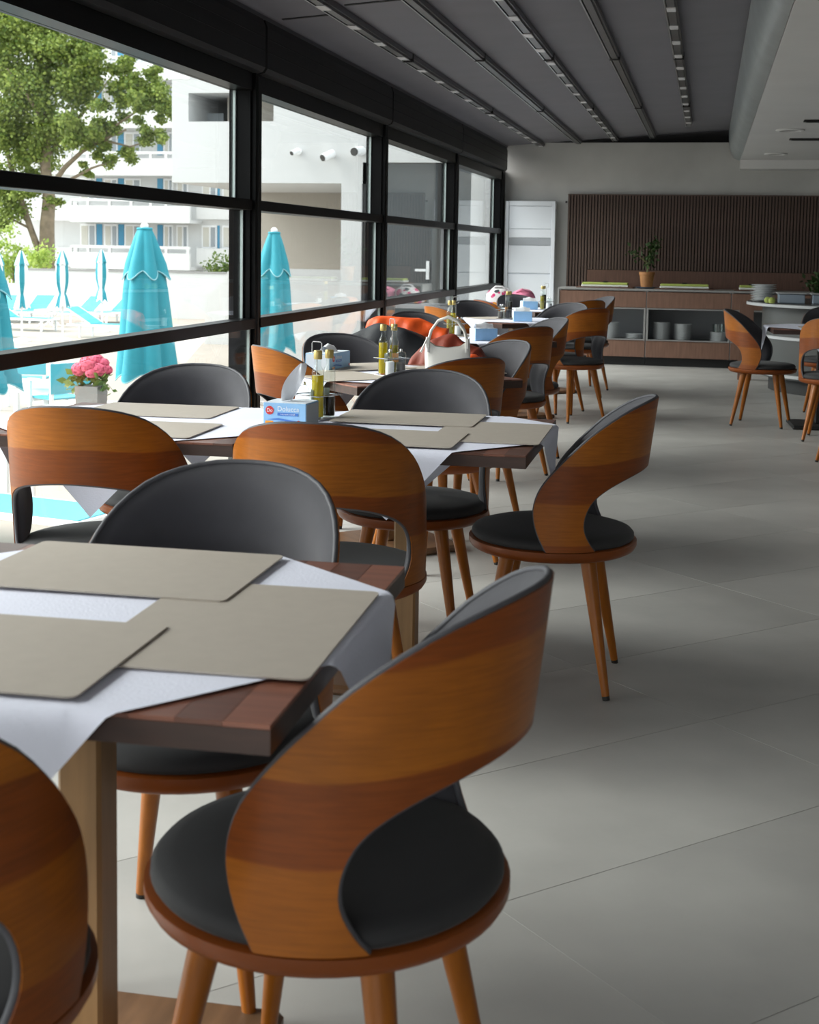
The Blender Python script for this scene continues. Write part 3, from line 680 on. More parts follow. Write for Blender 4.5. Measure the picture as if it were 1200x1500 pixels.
# ------------------------------------------------------------------ cruet racks, bottles, shakers, tissue boxes
bot = {}
bot['glass'] = MB().lathe([(.0175, 0), (.0195, .004), (.0195, .136), (.0165, .150), (.0100, .162), (.0098, .186), (.0105, .188)], 16).mesh('glass_body', 'bottle_glass', True)
bot['cap'] = MB().lathe([(.0128, .183), (.0135, .185), (.0135, .207), (.012, .21)], 16).mesh('cap', 'cap_gold', True)
def fill(h, m): return MB().lathe([(.0165, .003), (.0182, .006), (.0182, h), (.0172, h+.001)], 16).mesh('oil', m, True)
FILL = {'yellow': fill(.132, 'oil_yellow'), 'olive': fill(.120, 'oil_olive'), 'vinegar': fill(.13, 'vinegar'), 'low': fill(.062, 'vinegar')}
def bottle(x, y, z, kind, lb, lab='label_pale'):
    t = thing('oil_bottle', lb, 'bottle', (x, y, z), random.uniform(0, 6), 'oil and vinegar bottles')
    link('glass_body', bot['glass'], t); link('cap', bot['cap'], t); link('oil', FILL[kind], t)
    # half-round paper label
    b = MB(); n = 8; r = .0200
    for i in range(n+1):
        a = 2.2*i/n
        for zz in (.05, .088): b.v.append((r*math.cos(a), r*math.sin(a), zz))
    for i in range(n): b.f.append((2*i, 2*i+2, 2*i+3, 2*i+1)); b.mi.append(0)
    b.build('paper_label', lab, t, 'all')
    return t
shk = {'glass': MB().lathe([(.02, 0), (.022, .003), (.0205, .06), (.0225, .066), (.0225, .083), (.019, .095), (.006, .099)], 16).mesh('glass_body', 'bottle_glass', True),
 'cap': MB().lathe([(.006, .0985), (.0065, .104), (.004, .109), (.001, .110)], 10).mesh('stopper', 'chrome', True),
 'salt': MB().lathe([(.018, .003), (.0185, .005), (.0182, .055), (.016, .057)], 14).mesh('filling', 'salt', True), 'pepper': MB().lathe([(.018, .003), (.0185, .005), (.0182, .05), (.016, .052)], 14).mesh('filling', 'pepper', True)}
def shaker(x, y, z, kind, lb):
    t = thing('shaker', lb, 'shaker', (x, y, z), 0, 'salt and pepper shakers')
    link('glass_body', shk['glass'], t); link('stopper', shk['cap'], t); link('filling', shk[kind], t); return t
rk_tray = MB().cbox(-.055, .055, -.055, .055, 0, .006, .002).mesh('tray', 'chrome')
rk_ring = MB().tube([(-.056, -.056, .075), (.056, -.056, .075), (.056, .056, .075), (-.056, .056, .075)], .0018, 6, closed=True).tube([(-.056, 0, .075), (.056, 0, .075)], .0015, 6).tube([(0, -.056, .075), (0, .056, .075)], .0015, 6).mesh('ring', 'chrome')
rk_hand = MB().tube([(-.0, 0, .006), (0, 0, .20), (-.018, 0, .205), (-.02, 0, .21), (-.02, 0, .236), (-.015, 0, .241), (.015, 0, .241), (.02, 0, .236), (.02, 0, .208), (.004, 0, .204)], .0017, 6).mesh('handle', 'chrome')
def cruet(x, y, rz, where, kinds=('yellow', 'vinegar'), labs=('label_orange', 'label_pale'), tint='', z=TH+.0045):
    a = math.radians(rz); W = lambda dx, dy: (x+dx*math.cos(a)-dy*math.sin(a), y+dx*math.sin(a)+dy*math.cos(a), z+.0065)
    t = thing('cruet_rack', 'chrome wire cruet rack '+where, 'rack', (x, y, z), a, 'cruet racks')
    link('tray', rk_tray, t); link('ring', rk_ring, t); link('handle', rk_hand, t)
    nm = {'yellow': 'bottle of bright yellow oil', 'olive': 'bottle of olive-green oil', 'vinegar': 'bottle of dark vinegar', 'low': 'half-empty bottle of dark vinegar'}
    bottle(*W(.028, -.027), kinds[0], nm[kinds[0]]+' with a gold cap '+where, labs[0]); bottle(*W(.028, .027), kinds[1], nm[kinds[1]]+' with a gold cap '+where, labs[1])
    shaker(*W(-.028, -.027), 'pepper', 'glass pepper shaker '+where); shaker(*W(-.028, .027), 'salt', 'glass salt shaker '+where)
def text_mesh(txt, size, m, ex=.0):
    c = bpy.data.curves.new('lettering', 'FONT'); c.body = txt; c.size = size; c.align_x = 'CENTER'; c.align_y = 'CENTER'
    o = bpy.data.objects.new('lettering_tmp', c); COL.objects.link(o)
    dg = bpy.context.evaluated_depsgraph_get(); me = bpy.data.meshes.new_from_object(o.evaluated_get(dg)); bpy.data.objects.remove(o)
    me.materials.clear(); me.materials.append(M[m]); me.name = 'lettering'; return me
TXT = {'name': text_mesh('Dolucca', .021, 'print_white'), 'sub': text_mesh('kozmetik mendil', .0068, 'print_white'), 'logo': text_mesh('Do', .0145, 'print_white')}
def tissue_box(x, y, rz, lb, grp, tall=.07, pull='fold', L=.20, Wd=.11, z=TH+.0045, far=False):
    a = math.radians(rz); t = thing('tissue_box', lb, 'tissue box', (x, y, z), a, 'tissue boxes')
    MB().cbox(-L/2, L/2, -Wd/2, Wd/2, 0, tall, .0015).build('carton', 'carton_blue', t)
    MB().box(-L/2+.002, L/2-.002, -Wd/2+.002, Wd/2-.002, tall+.0002, tall+.001).build('top_print', 'carton_white', t)
    for s in (-1, 1):     # printed end panels
        MB().box(s*(L/2+.0004)-.0004, s*(L/2+.0004)+.0004, -Wd/2+.003, Wd/2-.003, .003, tall-.003).build('end_print', 'carton_grey' if s > 0 else 'carton_white', t)
    if not far:
        for s in (-1, 1):
            F = Matrix.Translation((0, s*(Wd/2+.0009), 0)) @ Matrix.Rotation(0 if s < 0 else PI, 4, 'Z') @ Matrix.Rotation(PI/2, 4, 'X')
            def put(nm, me, dx, dy, par=t, dz=0.):
                o = link(nm, me, par); o.matrix_local = F @ Matrix.Translation((dx, dy, dz)); return o
            q_ = (L-.135)*.3
            put('swoosh', MB().prism([(-.055, -.001), (-.02, .004), (.045, -.004), (.045, -.009), (-.015, -.002)], 0, .0003).mesh('swoosh', 'print_blue'), -q_, tall*.30)
            put('logo', MB().lathe([(.013, 0), (.013, .0004)], 20).mesh('logo', 'logo_red'), -.047-q_, tall*.68); put('lettering', TXT['logo'], -.047-q_, tall*.68, dz=.0006)
            put('banner', MB().prism([(-.028, -.0045), (.038, -.0045), (.038, .0045), (-.028, .0045)], 0, .0003).mesh('banner', 'print_blue'), .006-q_, tall*.53)
            put('lettering', TXT['name'], .012-q_, tall*.75, dz=.0005); put('lettering', TXT['sub'], .011-q_, tall*.53, dz=.0006)
            put('badge', MB().prism(rrect(.026, .010, .003), 0, .0004).mesh('badge', 'print_orange'), -.048-q_, tall*.16); put('emblem', MB().lathe([(.006, 0), (.006, .0004)], 14).mesh('emblem', 'logo_red'), .045+q_*2, tall*.2)
    b = MB()
    if pull == 'tall':     # a sheet pulled up and leaning to one side
        n = 10
        for i in range(n+1):
            q = i/n; w = .03+.035*math.sin(PI*min(1, q*1.1))*(.6+.4*q) if q < .95 else .012
            for k in range(5):
                e = (k/4-.5)*2; b.v.append((-.015+.05*q+e*w*.42, .012*math.sin(3*e+4*q)+e*.012, tall+.002+.115*q))
        for i in range(n):
            for k in range(4): c = i*5+k; b.f.append((c, c+1, c+6, c+5)); b.mi.append(0)
    else:
        n = 8
        for i in range(n+1):
            q = i/n
            for k in range(7):
                e = (k/6-.5)*2; b.v.append((e*.055, -.025+.05*q, tall+.002+.032*math.sin(PI*q)*(1-.25*e*e)+.004*math.sin(5*e+3*q)))
        for i in range(n):
            for k in range(6): c = i*7+k; b.f.append((c, c+1, c+8, c+7)); b.mi.append(0)
    b.build('tissue', 'tissue', t, 'all')
    return t
tissue_box(-1.215, 3.93, -3, 'light blue tissue box with a sheet pulled up, on the double table', 'tissue boxes', .07, 'tall', .135, .115)
cruet(-1.185, 4.10, -25, 'on the double table', ('yellow', 'low'), ('label_dark', 'label_pale'))
tissue_box(-1.625, 5.80, 83, 'light blue tissue box on the diagonally turned table', 'tissue boxes', .075, 'fold', .235, .115)
cruet(-1.285, 5.58, 135, 'beside the handbag on the diagonal table', ('olive', 'yellow'))
cruet(-1.52, 8.35, 165, 'on the fourth window table', ('yellow', 'olive'))
tissue_box(-1.29, 8.02, 30, 'small tissue box on the fourth window table', 'tissue boxes', .07, 'fold', .14, .1, far=True)
cruet(-1.53, 10.55, -10, 'on the fifth window table', ('low', 'vinegar'))
tissue_box(-1.36, 10.3, 10, 'grey-sided tissue box beside the bottles on the fifth window table', 'tissue boxes', .075, 'fold', .14, .11, far=True)
cruet(-1.42, 12.35, 170, 'on the farthest window table', ('vinegar', 'olive'))
tissue_box(-1.58, 12.4, 20, 'tissue box on the farthest window table', 'tissue boxes', .075, 'fold', .14, .11, far=True)
cruet(.99, 10.50, 60, 'on the right-hand table', ('vinegar', 'olive'))

# ------------------------------------------------------------------ bags and jackets
hb = thing('handbag', 'white leather handbag with arched handles standing on the diagonal table', 'handbag', (-1.085, 5.78, TH+.0045), math.radians(8)); hb.scale = (.84, .84, .93)
b = MB(); n = 16; rows = [(0, .105, .045), (.03, .115, .05), (.09, .118, .045), (.14, .112, .034)]
for z, rx, ry in rows:
    for k in range(n): a = 2*PI*k/n; b.v.append((rx*math.copysign(abs(math.cos(a))**.6, math.cos(a)), ry*math.copysign(abs(math.sin(a))**.6, math.sin(a)), z+(.05*abs(math.cos(a))**2-.02 if z == .14 else 0)))
for i in range(3):
    for k in range(n): b.f.append((i*n+k, i*n+(k+1) % n, (i+1)*n+(k+1) % n, (i+1)*n+k)); b.mi.append(0)
b.f.append(tuple(range(n))); b.mi.append(0)
b.build('body', 'bag_white', hb, 'all')
MB().lathe([(.001, .11), (.03, .112)], 12, cap=False).build('lining', 'bag_inside', hb)
def arch(y): return [(-.098, y, .10), (-.10, y, .15), (-.085, y, .20), (-.05, y, .245), (0, y, .262), (.05, y, .245), (.085, y, .20), (.10, y, .15), (.098, y, .10)]
MB().tube(arch(-.034), .0065, 8).build('handle', 'bag_white', hb, 'all'); MB().tube(arch(.034), .0065, 8).build('handle', 'bag_white', hb, 'all')
for x in (-.1, .1): MB().cbox(x-.008, x+.008, -.047, -.036, .12, .165, .002).build('buckle_tab', 'bag_white', hb)
MB().tube([(-.1, -.045, .17), (-.135, -.05, .10)], [.004, .006], 6).build('pull_tab', 'bag_white', hb)

def drape(name, m, path, width, thick, lb, cat, seed=0, nseg=26):
    """soft folded cloth laid along a ridge path: list of (x,y,z) with side drop"""
    random.seed(seed); b = MB(); P = [Vector(p) for p in path]; n = nseg; W = 13
    for i in range(n+1):
        s = i/n*(len(P)-1); k = min(int(s), len(P)-2); u = s-k; c = P[k].lerp(P[k+1], u)
        t = (P[k+1]-P[k]); t.z = 0; t.normalize(); nn = Vector((-t.y, t.x, 0))
        for layer in (0, 1):
            for j in range(W):
                e = (j/(W-1)-.5)*2; w = width*(1-.5*abs(2*i/n-1)**3)
                ph = e*1.45; off = nn*(math.sin(ph)*(.055+.02*abs(e)-layer*thick))
                z = c.z-layer*thick-(1-math.cos(ph))*.05-max(0, abs(e)-.45)*w
                q = .010*math.sin(i*.6+e*4+seed)+.006*math.sin(i*1.3-e*6)
                b.v.append((c.x+off.x+nn.x*q, c.y+off.y+nn.y*q, z+.006*math.sin(i*.55+seed)+.004*math.sin(3*e+i*.7)))
    for i in range(n):
        for layer in (0, 1):
            for j in range(W-1): a = (i*2+layer)*W+j; c = ((i+1)*2+layer)*W+j; b.f.append((a, a+1, c+1, c)); b.mi.append(0)
        for j in (0, W-1): a = i*2*W+j; b.f.append((a, a+W, a+3*W, a+2*W)); b.mi.append(0)
    for i in (0, n):
        for j in range(W-1): a = i*2*W+j; b.f.append((a, a+1, a+W+1, a+W)); b.mi.append(0)
    o = b.build(name, m, None, 'all', label=lb, cat=cat); return o
drape('jacket', 'jacket_navy', [(-1.98, 7.12, .74), (-1.88, 7.12, .82), (-1.72, 7.10, .885), (-1.58, 7.10, .88), (-1.46, 7.13, .80), (-1.38, 7.17, .72)], .30, .02, 'black jacket draped over a chair back near the windows', 'jacket', 3)
drape('jacket', 'jacket_orange', [(-1.80, 7.26, .905), (-1.68, 7.24, .925), (-1.52, 7.25, .91), (-1.36, 7.27, .86)], .10, .012, 'orange jacket lying along the top of the black jacket', 'jacket', 5)
drape('jacket', 'jacket_rust', [(-1.36, 6.36, .78), (-1.26, 6.34, .875), (-1.15, 6.34, .885), (-1.05, 6.33, .83), (-1.0, 6.31, .79)], .22, .02, 'rust-red jacket bunched up behind the white handbag', 'jacket', 8)
drape('jacket', 'jacket_orange', [(-1.06, 6.20, .81), (-.98, 6.17, .77), (-.92, 6.12, .725), (-.885, 6.08, .69)], .07, .012, 'orange end of a jacket lying in the grey-lined chair', 'jacket', 12)
random.seed(21)
# floral and pink bags on the last window table
fb = thing('floral_bag', 'white bag with a bright flower print lying beside the window corner', 'bag', (-2.0, 13.38, .739))
b = MB(); b.blob((0, 0, .085), (.135, .10, .086), 20, 12, jit=.03, sq=.7); b.build('body', 'floral_print', fb, 'all'); MB().tube([(-.08, 0, .155), (-.04, 0, .19), (.03, 0, .19), (.07, 0, .155)], .009).build('handle', 'floral_print', fb, 'all')
pk = thing('pink_bag', 'crumpled pink bag behind the floral bag', 'bag', (-1.77, 13.42, .739))
b = MB(); b.blob((0, 0, .085), (.12, .10, .086), 20, 12, jit=.05); b.build('body', 'pink_cloth', pk, 'all'); MB().tube([(-.06, -.06, .14), (0, -.08, .17), (.06, -.06, .14)], .011).build('handle', 'pink_cloth', pk, 'all')
st = thing('side_table', 'low white side table carrying the floral and pink bags by the windows', 'table', (-1.88, 13.4, 0))
MB().cbox(-.5, .42, -.25, .25, .70, .738, .004).build('top', 'white_lacquer', st)
for sx in (-.46, .38):
    for sy in (-.21, .21): MB().cbox(sx-.02, sx+.02, sy-.02, sy+.02, 0, .699, .003).build('leg', 'white_lacquer', st)

# ================================================================== outdoors
GZ = -1.0
MB().box(-70, WX-.16, -6, 140, GZ-.2, GZ).box(-70, 30, -60, YB-.2, GZ-.2, GZ).build('ground_terrace', 'paving', label='pale beige terrace paving outside the windows', cat='terrace', kind='structure')
# white building across the terrace (plane facing the viewer)
YP = 22.0
def fx(px): return at(px, 300, Y=YP).x
def fz(py, px=400): return at(px, py, Y=YP).z
wb = thing('white_building', 'white rendered building with an overhanging upper storey beyond the glass', 'building', (fx(400), YP, GZ))
ox, oz = fx(400), GZ
def wbox(name, m, xa, xb, ya, yb, za, zb): return MB().box(xa-ox, xb-ox, ya-YP, yb-YP, za-oz, zb-oz).build(name, m, wb)
zb_ = fz(268); zt = fz(117, 260)
xl = fx(252)
# upper block around a deep rectangular opening
ha, hb_, h0, h1 = fx(276), fx(400), fz(178, 300), fz(136, 300)
wbox('upper_wall', 'render_white', xl, ha, YP, YP+5, zb_, zt); wbox('upper_wall', 'render_white', ha, fx(560), YP, YP+5, zb_, h0)
wbox('upper_wall', 'render_white', ha, fx(560), YP, YP+5, h1, zt); wbox('upper_wall', 'render_white', hb_, fx(560), YP, YP+5, h0, h1)
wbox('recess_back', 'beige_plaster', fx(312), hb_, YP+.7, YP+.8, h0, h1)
wbox('recess_window', 'pane_grey', ha, fx(300), YP+.9, YP+.96, h0, h1-.25)
wbox('roof_block', 'render_white', fx(230), fx(560), YP+6, YP+9, zt-.1, fz(60, 300)); wbox('roof_window', 'pane_grey', fx(310), fx(338), YP+5.94, YP+5.99, zt, fz(104, 300))
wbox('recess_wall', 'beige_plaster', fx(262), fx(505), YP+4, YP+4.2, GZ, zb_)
wbox('low_wall', 'render_white', fx(340), fx(520), YP+1.0, YP+1.25, GZ, fz(396, 450))
wbox('pillar', 'render_white', fx(500), fx(530), YP, YP+4, GZ, zb_)
wbox('front_wall', 'render_white', fx(561), fx(1100), YP, YP+4, fz(238, 600), zt); wbox('front_wall', 'render_white', fx(531), fx(560.5), YP, YP+4, fz(238, 560), zb_)
wbox('front_wall', 'render_white', fx(690), fx(1100), YP, YP+4, GZ, fz(238, 600)-.001)
gd = wbox('glass_wall', 'dark_glass', fx(531), fx(689), YP+.12, YP+.16, GZ, fz(239, 600))
wbox('door_frame', 'black_plastic', fx(531), fx(535), YP+.05, YP+.119, GZ, fz(239, 600)); wbox('door_frame', 'black_plastic', fx(640), fx(645), YP+.05, YP+.119, GZ, fz(239, 600))
hd = at(626, 395, Y=YP); MB().box(hd.x-ox-.02, hd.x-ox+.03, -.0, .03, hd.z-oz-.16, hd.z-oz+.14).box(hd.x-ox-.20, hd.x-ox-.02, -.03, .0, hd.z-oz-.03, hd.z-oz+.01).build('door_handle', 'white_paint', wb)
for i, (px, py, s, lb) in enumerate(((438, 222, .14, 'smallest security camera, leftmost on the white wall outside'), (487, 227, .22, 'middle security camera pointing down on the white wall outside'), (530, 222, .26, 'largest security camera, nearest the dark glass door outside'))):
    c = at(px, py, Y=YP-.02); t = thing('security_camera', lb, 'security camera', (c.x, YP-.001, c.z), 0, 'security cameras outside')
    MB().lathe([(.05, 0), (.05, .04)], 16).build('mount', 'white_paint', t, True).rotation_euler = (PI/2, 0, 0)
    MB().tube([(0, -.04, 0), (-.01, -.12, .0)], .016, 8).build('arm', 'white_paint', t, True)
    d = Vector((-.5, -.7, -.35)).normalized() if i < 2 else Vector((-.2, -.95, -.12)).normalized(); q0 = Vector((-.01, -.12, 0))
    MB().tube([q0-d*s*.3, q0+d*s*.75], s*.30, 12).build('housing', 'white_paint', t, True); MB().tube([q0+d*(s*.75+.001), q0+d*(s*.75+.012)], s*.26, 12).build('lens', 'black_plastic', t, True)
# low white boundary wall with a curved ramp at its right end
A = at(-120, 395, Y=40); B = at(40, 395, Y=40); C = at(330, 399, Y=40)
bw = thing('boundary_wall', 'long low white wall behind the sun loungers', 'wall', (B.x, 40, GZ))
MB().box(A.x-12-B.x, 0, 0, .3, 0, at(10, 415, Y=40).z-GZ).build('left_section', 'white_plaster', bw); MB().box(0, C.x-B.x+3, 0, .3, 0, B.z-GZ).build('main_section', 'white_plaster', bw)
MB().box(-.1, C.x-B.x+3, -.03, .33, B.z-GZ, B.z-GZ+.04).build('coping', 'grey_edge', bw)
pr = [(300, 432), (312, 428), (324, 416), (334, 398), (343, 389), (372, 386)]
pts = [at(px, py, Y=30) for px, py in pr]; R0 = pts[0]
poly = [(p.x-R0.x, p.z-GZ) for p in pts]; n = len(poly)
v = [(x, 0, 0) for x, z in poly]+[(x, 0, z) for x, z in poly]+[(x, 2.2, 0) for x, z in poly]+[(x, 2.2, z) for x, z in poly]; f = []
for i in range(n-1): f += [(i, i+1, n+i+1, n+i), (2*n+i, 3*n+i, 3*n+i+1, 2*n+i+1), (n+i, n+i+1, 3*n+i+1, 3*n+i)]
f += [(0, n, 3*n, 2*n), (n-1, 3*n-1, 4*n-1, 2*n-1)]
MB().add(v, f).build('ramp_wall', 'white_plaster', None, label='white wall with a curved rising top behind the big parasol', cat='wall', loc=(R0.x, 30, GZ))

# hotel with balcony rows
YH = 85.0
def hx(px): return at(px, 340, Y=YH).x
def hz(py, px=200): return at(px, py, Y=YH).z
ht = thing('hotel_building', 'white balconied hotel with blue panels behind the tree', 'building', (hx(100), YH, GZ)); ox, oz = hx(100), GZ
def hbox(name, m, xa, xb, ya, yb, za, zb, par=None): return MB().box(xa-ox, xb-ox, ya-YH, yb-YH, za-oz, zb-oz).build(name, m, par or ht)
hbox('back_wall', 'white_plaster', hx(-60), hx(360), YH, YH+10, GZ, hz(-10))
flr = hz(327)-hz(394)
for k in range(6):
    zp0, zp1 = hz(394)+flr*k, hz(360)+flr*k            # parapet
    if k < 5:
        hbox('parapet', 'white_plaster', hx(125), hx(296), YH-2.2, YH-1.95, zp0, zp1-.45); hbox('handrail', 'white_plaster', hx(125), hx(296), YH-2.2, YH-1.98, zp1-.18, zp1)
        hbox('floor_slab', 'white_plaster', hx(125), hx(296), YH-1.95, YH, zp0, zp0+.2)
        hbox('parapet', 'white_plaster', hx(296), hx(352), YH-1.0, YH-.8, zp0+flr*.1, zp1-.1); hbox('parapet', 'white_plaster', hx(40), hx(125), YH-1.2, YH-1.0, zp0+.1, zp1-.2)
        for px in (125, 150, 181, 212, 240, 262, 293): hbox('baluster', 'white_plaster', hx(px)-.09, hx(px)+.09, YH-2.2, YH-1.98, zp1-.45, zp1-.18)
    zw0, zw1 = hz(362)+flr*k, hz(329)+flr*k
    for xa, xb in ((118, 141), (153, 173), (183, 207), (240, 254), (259, 276), (296, 318), (326, 347)):
        w = hbox('window', 'white_paint', hx(xa), hx(xb), YH-.06, YH-.001, zw0, zw1); xm = hx(xa)*.45+hx(xb)*.55
        hbox('pane', 'curtain_pale', hx(xa)+.1, xm-.06, YH-.09, YH-.061, zw0+.1, zw1-.12, w); hbox('pane', 'pane_grey', xm+.06, hx(xb)-.1, YH-.09, YH-.061, zw0+.1, zw1-.12, w)
    for xa, xb in ((142, 150), (174, 182), (231, 239), (319, 322)): hbox('blue_panel', 'panel_blue', hx(xa), hx(xb), YH-.05, YH-.001, zw0, zw1)
# hedge at the foot of the hotel
hedge = thing('green_shrub', 'green shrub at the foot of the hotel by the curved wall', 'shrub', at(330, 400, Y=46)); b0 = hedge.location.z; hedge.location.z = GZ
MB().tube([(0, 0, 0), (0, 0, b0-GZ)], .06).build('stem', 'bark', hedge)
leafy('foliage', hedge, 'leaf_pot', [(dx*.25, 0, b0-GZ+dz*.2) for dx in range(-2, 4) for dz in range(-1, 3)], 700, .16, .16)

# big tree
def tree():
    YT = 45.0; base = at(68, 395, Y=YT); bx, bz = base.x, GZ
    t = thing('poplar_tree', 'tall leafy green tree with two trunks behind the low wall', 'tree', (bx, YT, GZ))
    def L(px, py, dy=0.): p = at(px, py, Y=YT+dy); return Vector((p.x-bx, dy, p.z-bz))
    br = MB(); tips = []
    main = [L(68, 470), L(69, 395), L(69, 330), L(72, 290), L(66, 240), L(70, 190), L(60, 120), L(55, 40), L(50, -60)]
    br.tube(main, [.32, .29, .26, .22, .18, .15, .12, .08, .05], 10)
    second = [L(64, 400), L(56, 365), L(45, 335), L(35, 305), L(20, 260), L(5, 200), L(-10, 120)]
    br.tube(second, [.16, .13, .12, .11, .09, .07, .05], 8)
    arms = [([L(70, 280), L(95, 245), L(120, 222), L(150, 205), L(185, 190)], .11), ([L(72, 285), L(105, 262), L(135, 246), L(165, 236)], .08), ([L(68, 230), L(100, 190, 1), L(135, 150, 1.5), L(165, 110, 2)], .09), ([L(64, 180), L(40, 140, -1), L(10, 100, -1.5)], .08), ([L(58, 110), L(95, 70), L(130, 40)], .07), ([L(66, 240), L(30, 220, 1), L(-5, 190, 1.5)], .07), ([L(120, 222), L(160, 190), L(205, 160), L(238, 130)], .06), ([L(150, 205), L(190, 215), L(225, 205)], .05), ([L(45, 335), L(15, 320), L(-10, 300)], .05)]
    for p, r in arms: br.tube(p, [r*(1-.7*i/(len(p)-1)) for i in range(len(p))], 7)
    br.build('trunk', 'bark', t, True)
    cl = []
    # crown clusters: px, py, radius px, depth spread, weight
    spec = [(40, 60, 60, 2, 9), (90, 50, 50, 2, 8), (10, 20, 60, 2, 7), (130, 70, 35, 1.5, 5), (60, 120, 55, 2, 10), (110, 130, 40, 2, 7), (20, 150, 50, 2, 9), (150, 110, 30, 1.5, 4), (175, 85, 18, 1, 2), (200, 75, 12, 1, 1), (70, 190, 45, 2, 8), (30, 220, 45, 2, 8), (110, 190, 30, 2, 4), (140, 200, 26, 1.5, 3), (175, 195, 18, 1, 1.6), (10, 270, 40, 2, 6), (45, 265, 25, 2, 3), (220, 140, 32, 1.2, 6.5), (190, 110, 22, 1.2, 2.5), (170, 140, 24, 1.5, 2.5), (238, 165, 16, 1, 1.8), (205, 165, 14, 1, 1), (225, 110, 13, 1, 1.2), (240, 205, 12, 1, .8), (215, 200, 20, 1, 2), (190, 220, 18, 1, 1.6), (150, 235, 20, 1, 2), (125, 255, 12, 1, .6), (20, 320, 28, 1.5, 2.4), (75, 300, 14, 1, .9), (150, 165, 20, 1.5, 1.6), (0, 90, 60, 2, 8), (-30, 180, 50, 2, 6), (-30, 60, 60, 2, 6)]
    b = MB()
    s = YT/FPX
    for px, py, rp, dd, w in spec:
        c = L(px, py); R = rp*s
        subs = [(random.gauss(0, .5), random.gauss(0, .5), random.gauss(0, .5)) for _ in range(max(3, int(w*2.2)))]
        for _ in range(int(w*520)):
            sx, sy, sz = random.choice(subs)
            p = c+Vector((R*(sx+random.gauss(0, .17)), dd*.7*(sy+random.gauss(0, .2)), R*(sz+random.gauss(0, .17))))
            d = Vector((random.gauss(0, 1), random.gauss(0, 1), random.gauss(-.3, .8))).normalized(); q = d.cross(Vector((random.gauss(0, 1), random.gauss(0, 1), random.gauss(0, 1)))).normalized(); l = random.uniform(.08, .155)
            b.add([p, p+d*l*.5+q*l*.42, p+d*l, p+d*l*.5-q*l*.42], [(0, 1, 2, 3)])
    o = b.build('foliage', 'leaf_tree', t); o['kind'] = 'stuff'
tree()
for i, (px, py, w, h, lb) in enumerate(((20, 385, 34, 48, 'bright green bush behind the low wall at the left edge'), (62, 380, 12, 18, 'small bright green bush at the foot of the tree'))):
    Y = (44, 42)[i]; p = at(px, py, Y=Y); t = thing('bush', lb, 'bush', (p.x, Y, GZ), 0, 'bushes behind the wall'); s = Y/FPX
    MB().tube([(0, 0, 0), (0, 0, p.z-GZ)], .05).build('stem', 'bark', t)
    leafy('foliage', t, 'leaf_bush', [(random.gauss(0, .5)*w*s, random.gauss(0, .4), p.z-GZ+random.gauss(0, .5)*h*s) for _ in range(50)], 1800 if i == 0 else 700, .14, .12)

# parasols
def lathe_fold(prof, n, folds, amp, scallop=0.):
    b = MB()
    for i, (r, z, am) in enumerate(prof):
        for k in range(n):
            a = 2*PI*k/n; q = 1+am*(1.6*abs(math.cos(folds*a/2))-1)+am*.4*math.sin(3*a+i*.2); zz = z-(scallop*(.5+.5*math.cos(folds*a)) if i == len(prof)-1 else 0)
            b.v.append((r*q*math.cos(a), r*q*math.sin(a), zz))
    for i in range(len(prof)-1):
        for k in range(n): b.f.append((i*n+k, i*n+(k+1) % n, (i+1)*n+(k+1) % n, (i+1)*n+k)); b.mi.append(0)
    return b
def big_parasol(px, pyt, Y, lb, hgt=1.95, wide=1.0, tw=0.):
    top = at(px, pyt, Y=Y); zt_ = top.z-GZ
    t = thing('parasol', lb, 'parasol', (top.x, Y, GZ), tw, 'large folded turquoise parasols')
    MB().cbox(-.3, .3, -.3, .3, 0, .06, .01).build('base', 'grey_edge', t); MB().tube([(0, 0, .06), (0, 0, zt_-.08)], .024, 12).build('pole', 'white_paint', t, True)
    MB().blob((0, 0, zt_-.03), (.05, .05, .05), 12, 8).build('finial', 'white_paint', t, True)
    h = hgt; w = wide
    c = lathe_fold([(.085*w, zt_-.06, .02), (.125*w, zt_-.16, .10), (.18*w, zt_-.34, .18), (.225*w, zt_-.49, .22), (.26*w, zt_-.58, .24)], 72, 6, .1, .11)
    cap = c.build('top_canopy', 'teal_canvas', t, 'all')
    # hem along the scalloped lower edge
    nn = 72; MB().tube([c.v[4*nn+k] for k in range(nn)], .009, 5, closed=True).build('hem', 'teal_hem', cap, 'all')
    MB().lathe([(.088*w, zt_-.045), (.10*w, zt_-.055), (.10*w, zt_-.07), (.085*w, zt_-.075)], 30).build('collar', 'teal_canvas', t, True)
    d = lathe_fold([(.13*w, zt_-.35, .03), (.22*w, zt_-.55, .12), (.25*w, zt_-.8, .18), (.28*w, zt_-1.15, .21), (.31*w, zt_-1.5, .22), (.34*w, zt_-h+.08, .22), (.35*w, zt_-h, .23)], 72, 6, .1, .10)
    bd = d.build('skirt', 'teal_canvas', t, 'all'); MB().tube([d.v[6*nn+k] for k in range(nn)], .008, 5, closed=True).build('hem', 'teal_hem', bd, 'all')
    return t
big_parasol(212, 328, 16, 'large folded turquoise parasol in the nearest window bay', 1.86, 1.0, .3)
big_parasol(402, 335, 19, 'large folded turquoise parasol beside the first window post', 1.70, .92, 1.0)
big_parasol(-28, 345, 13.5, 'folded turquoise parasol cut off by the left edge', 1.6, 1.0, .6)
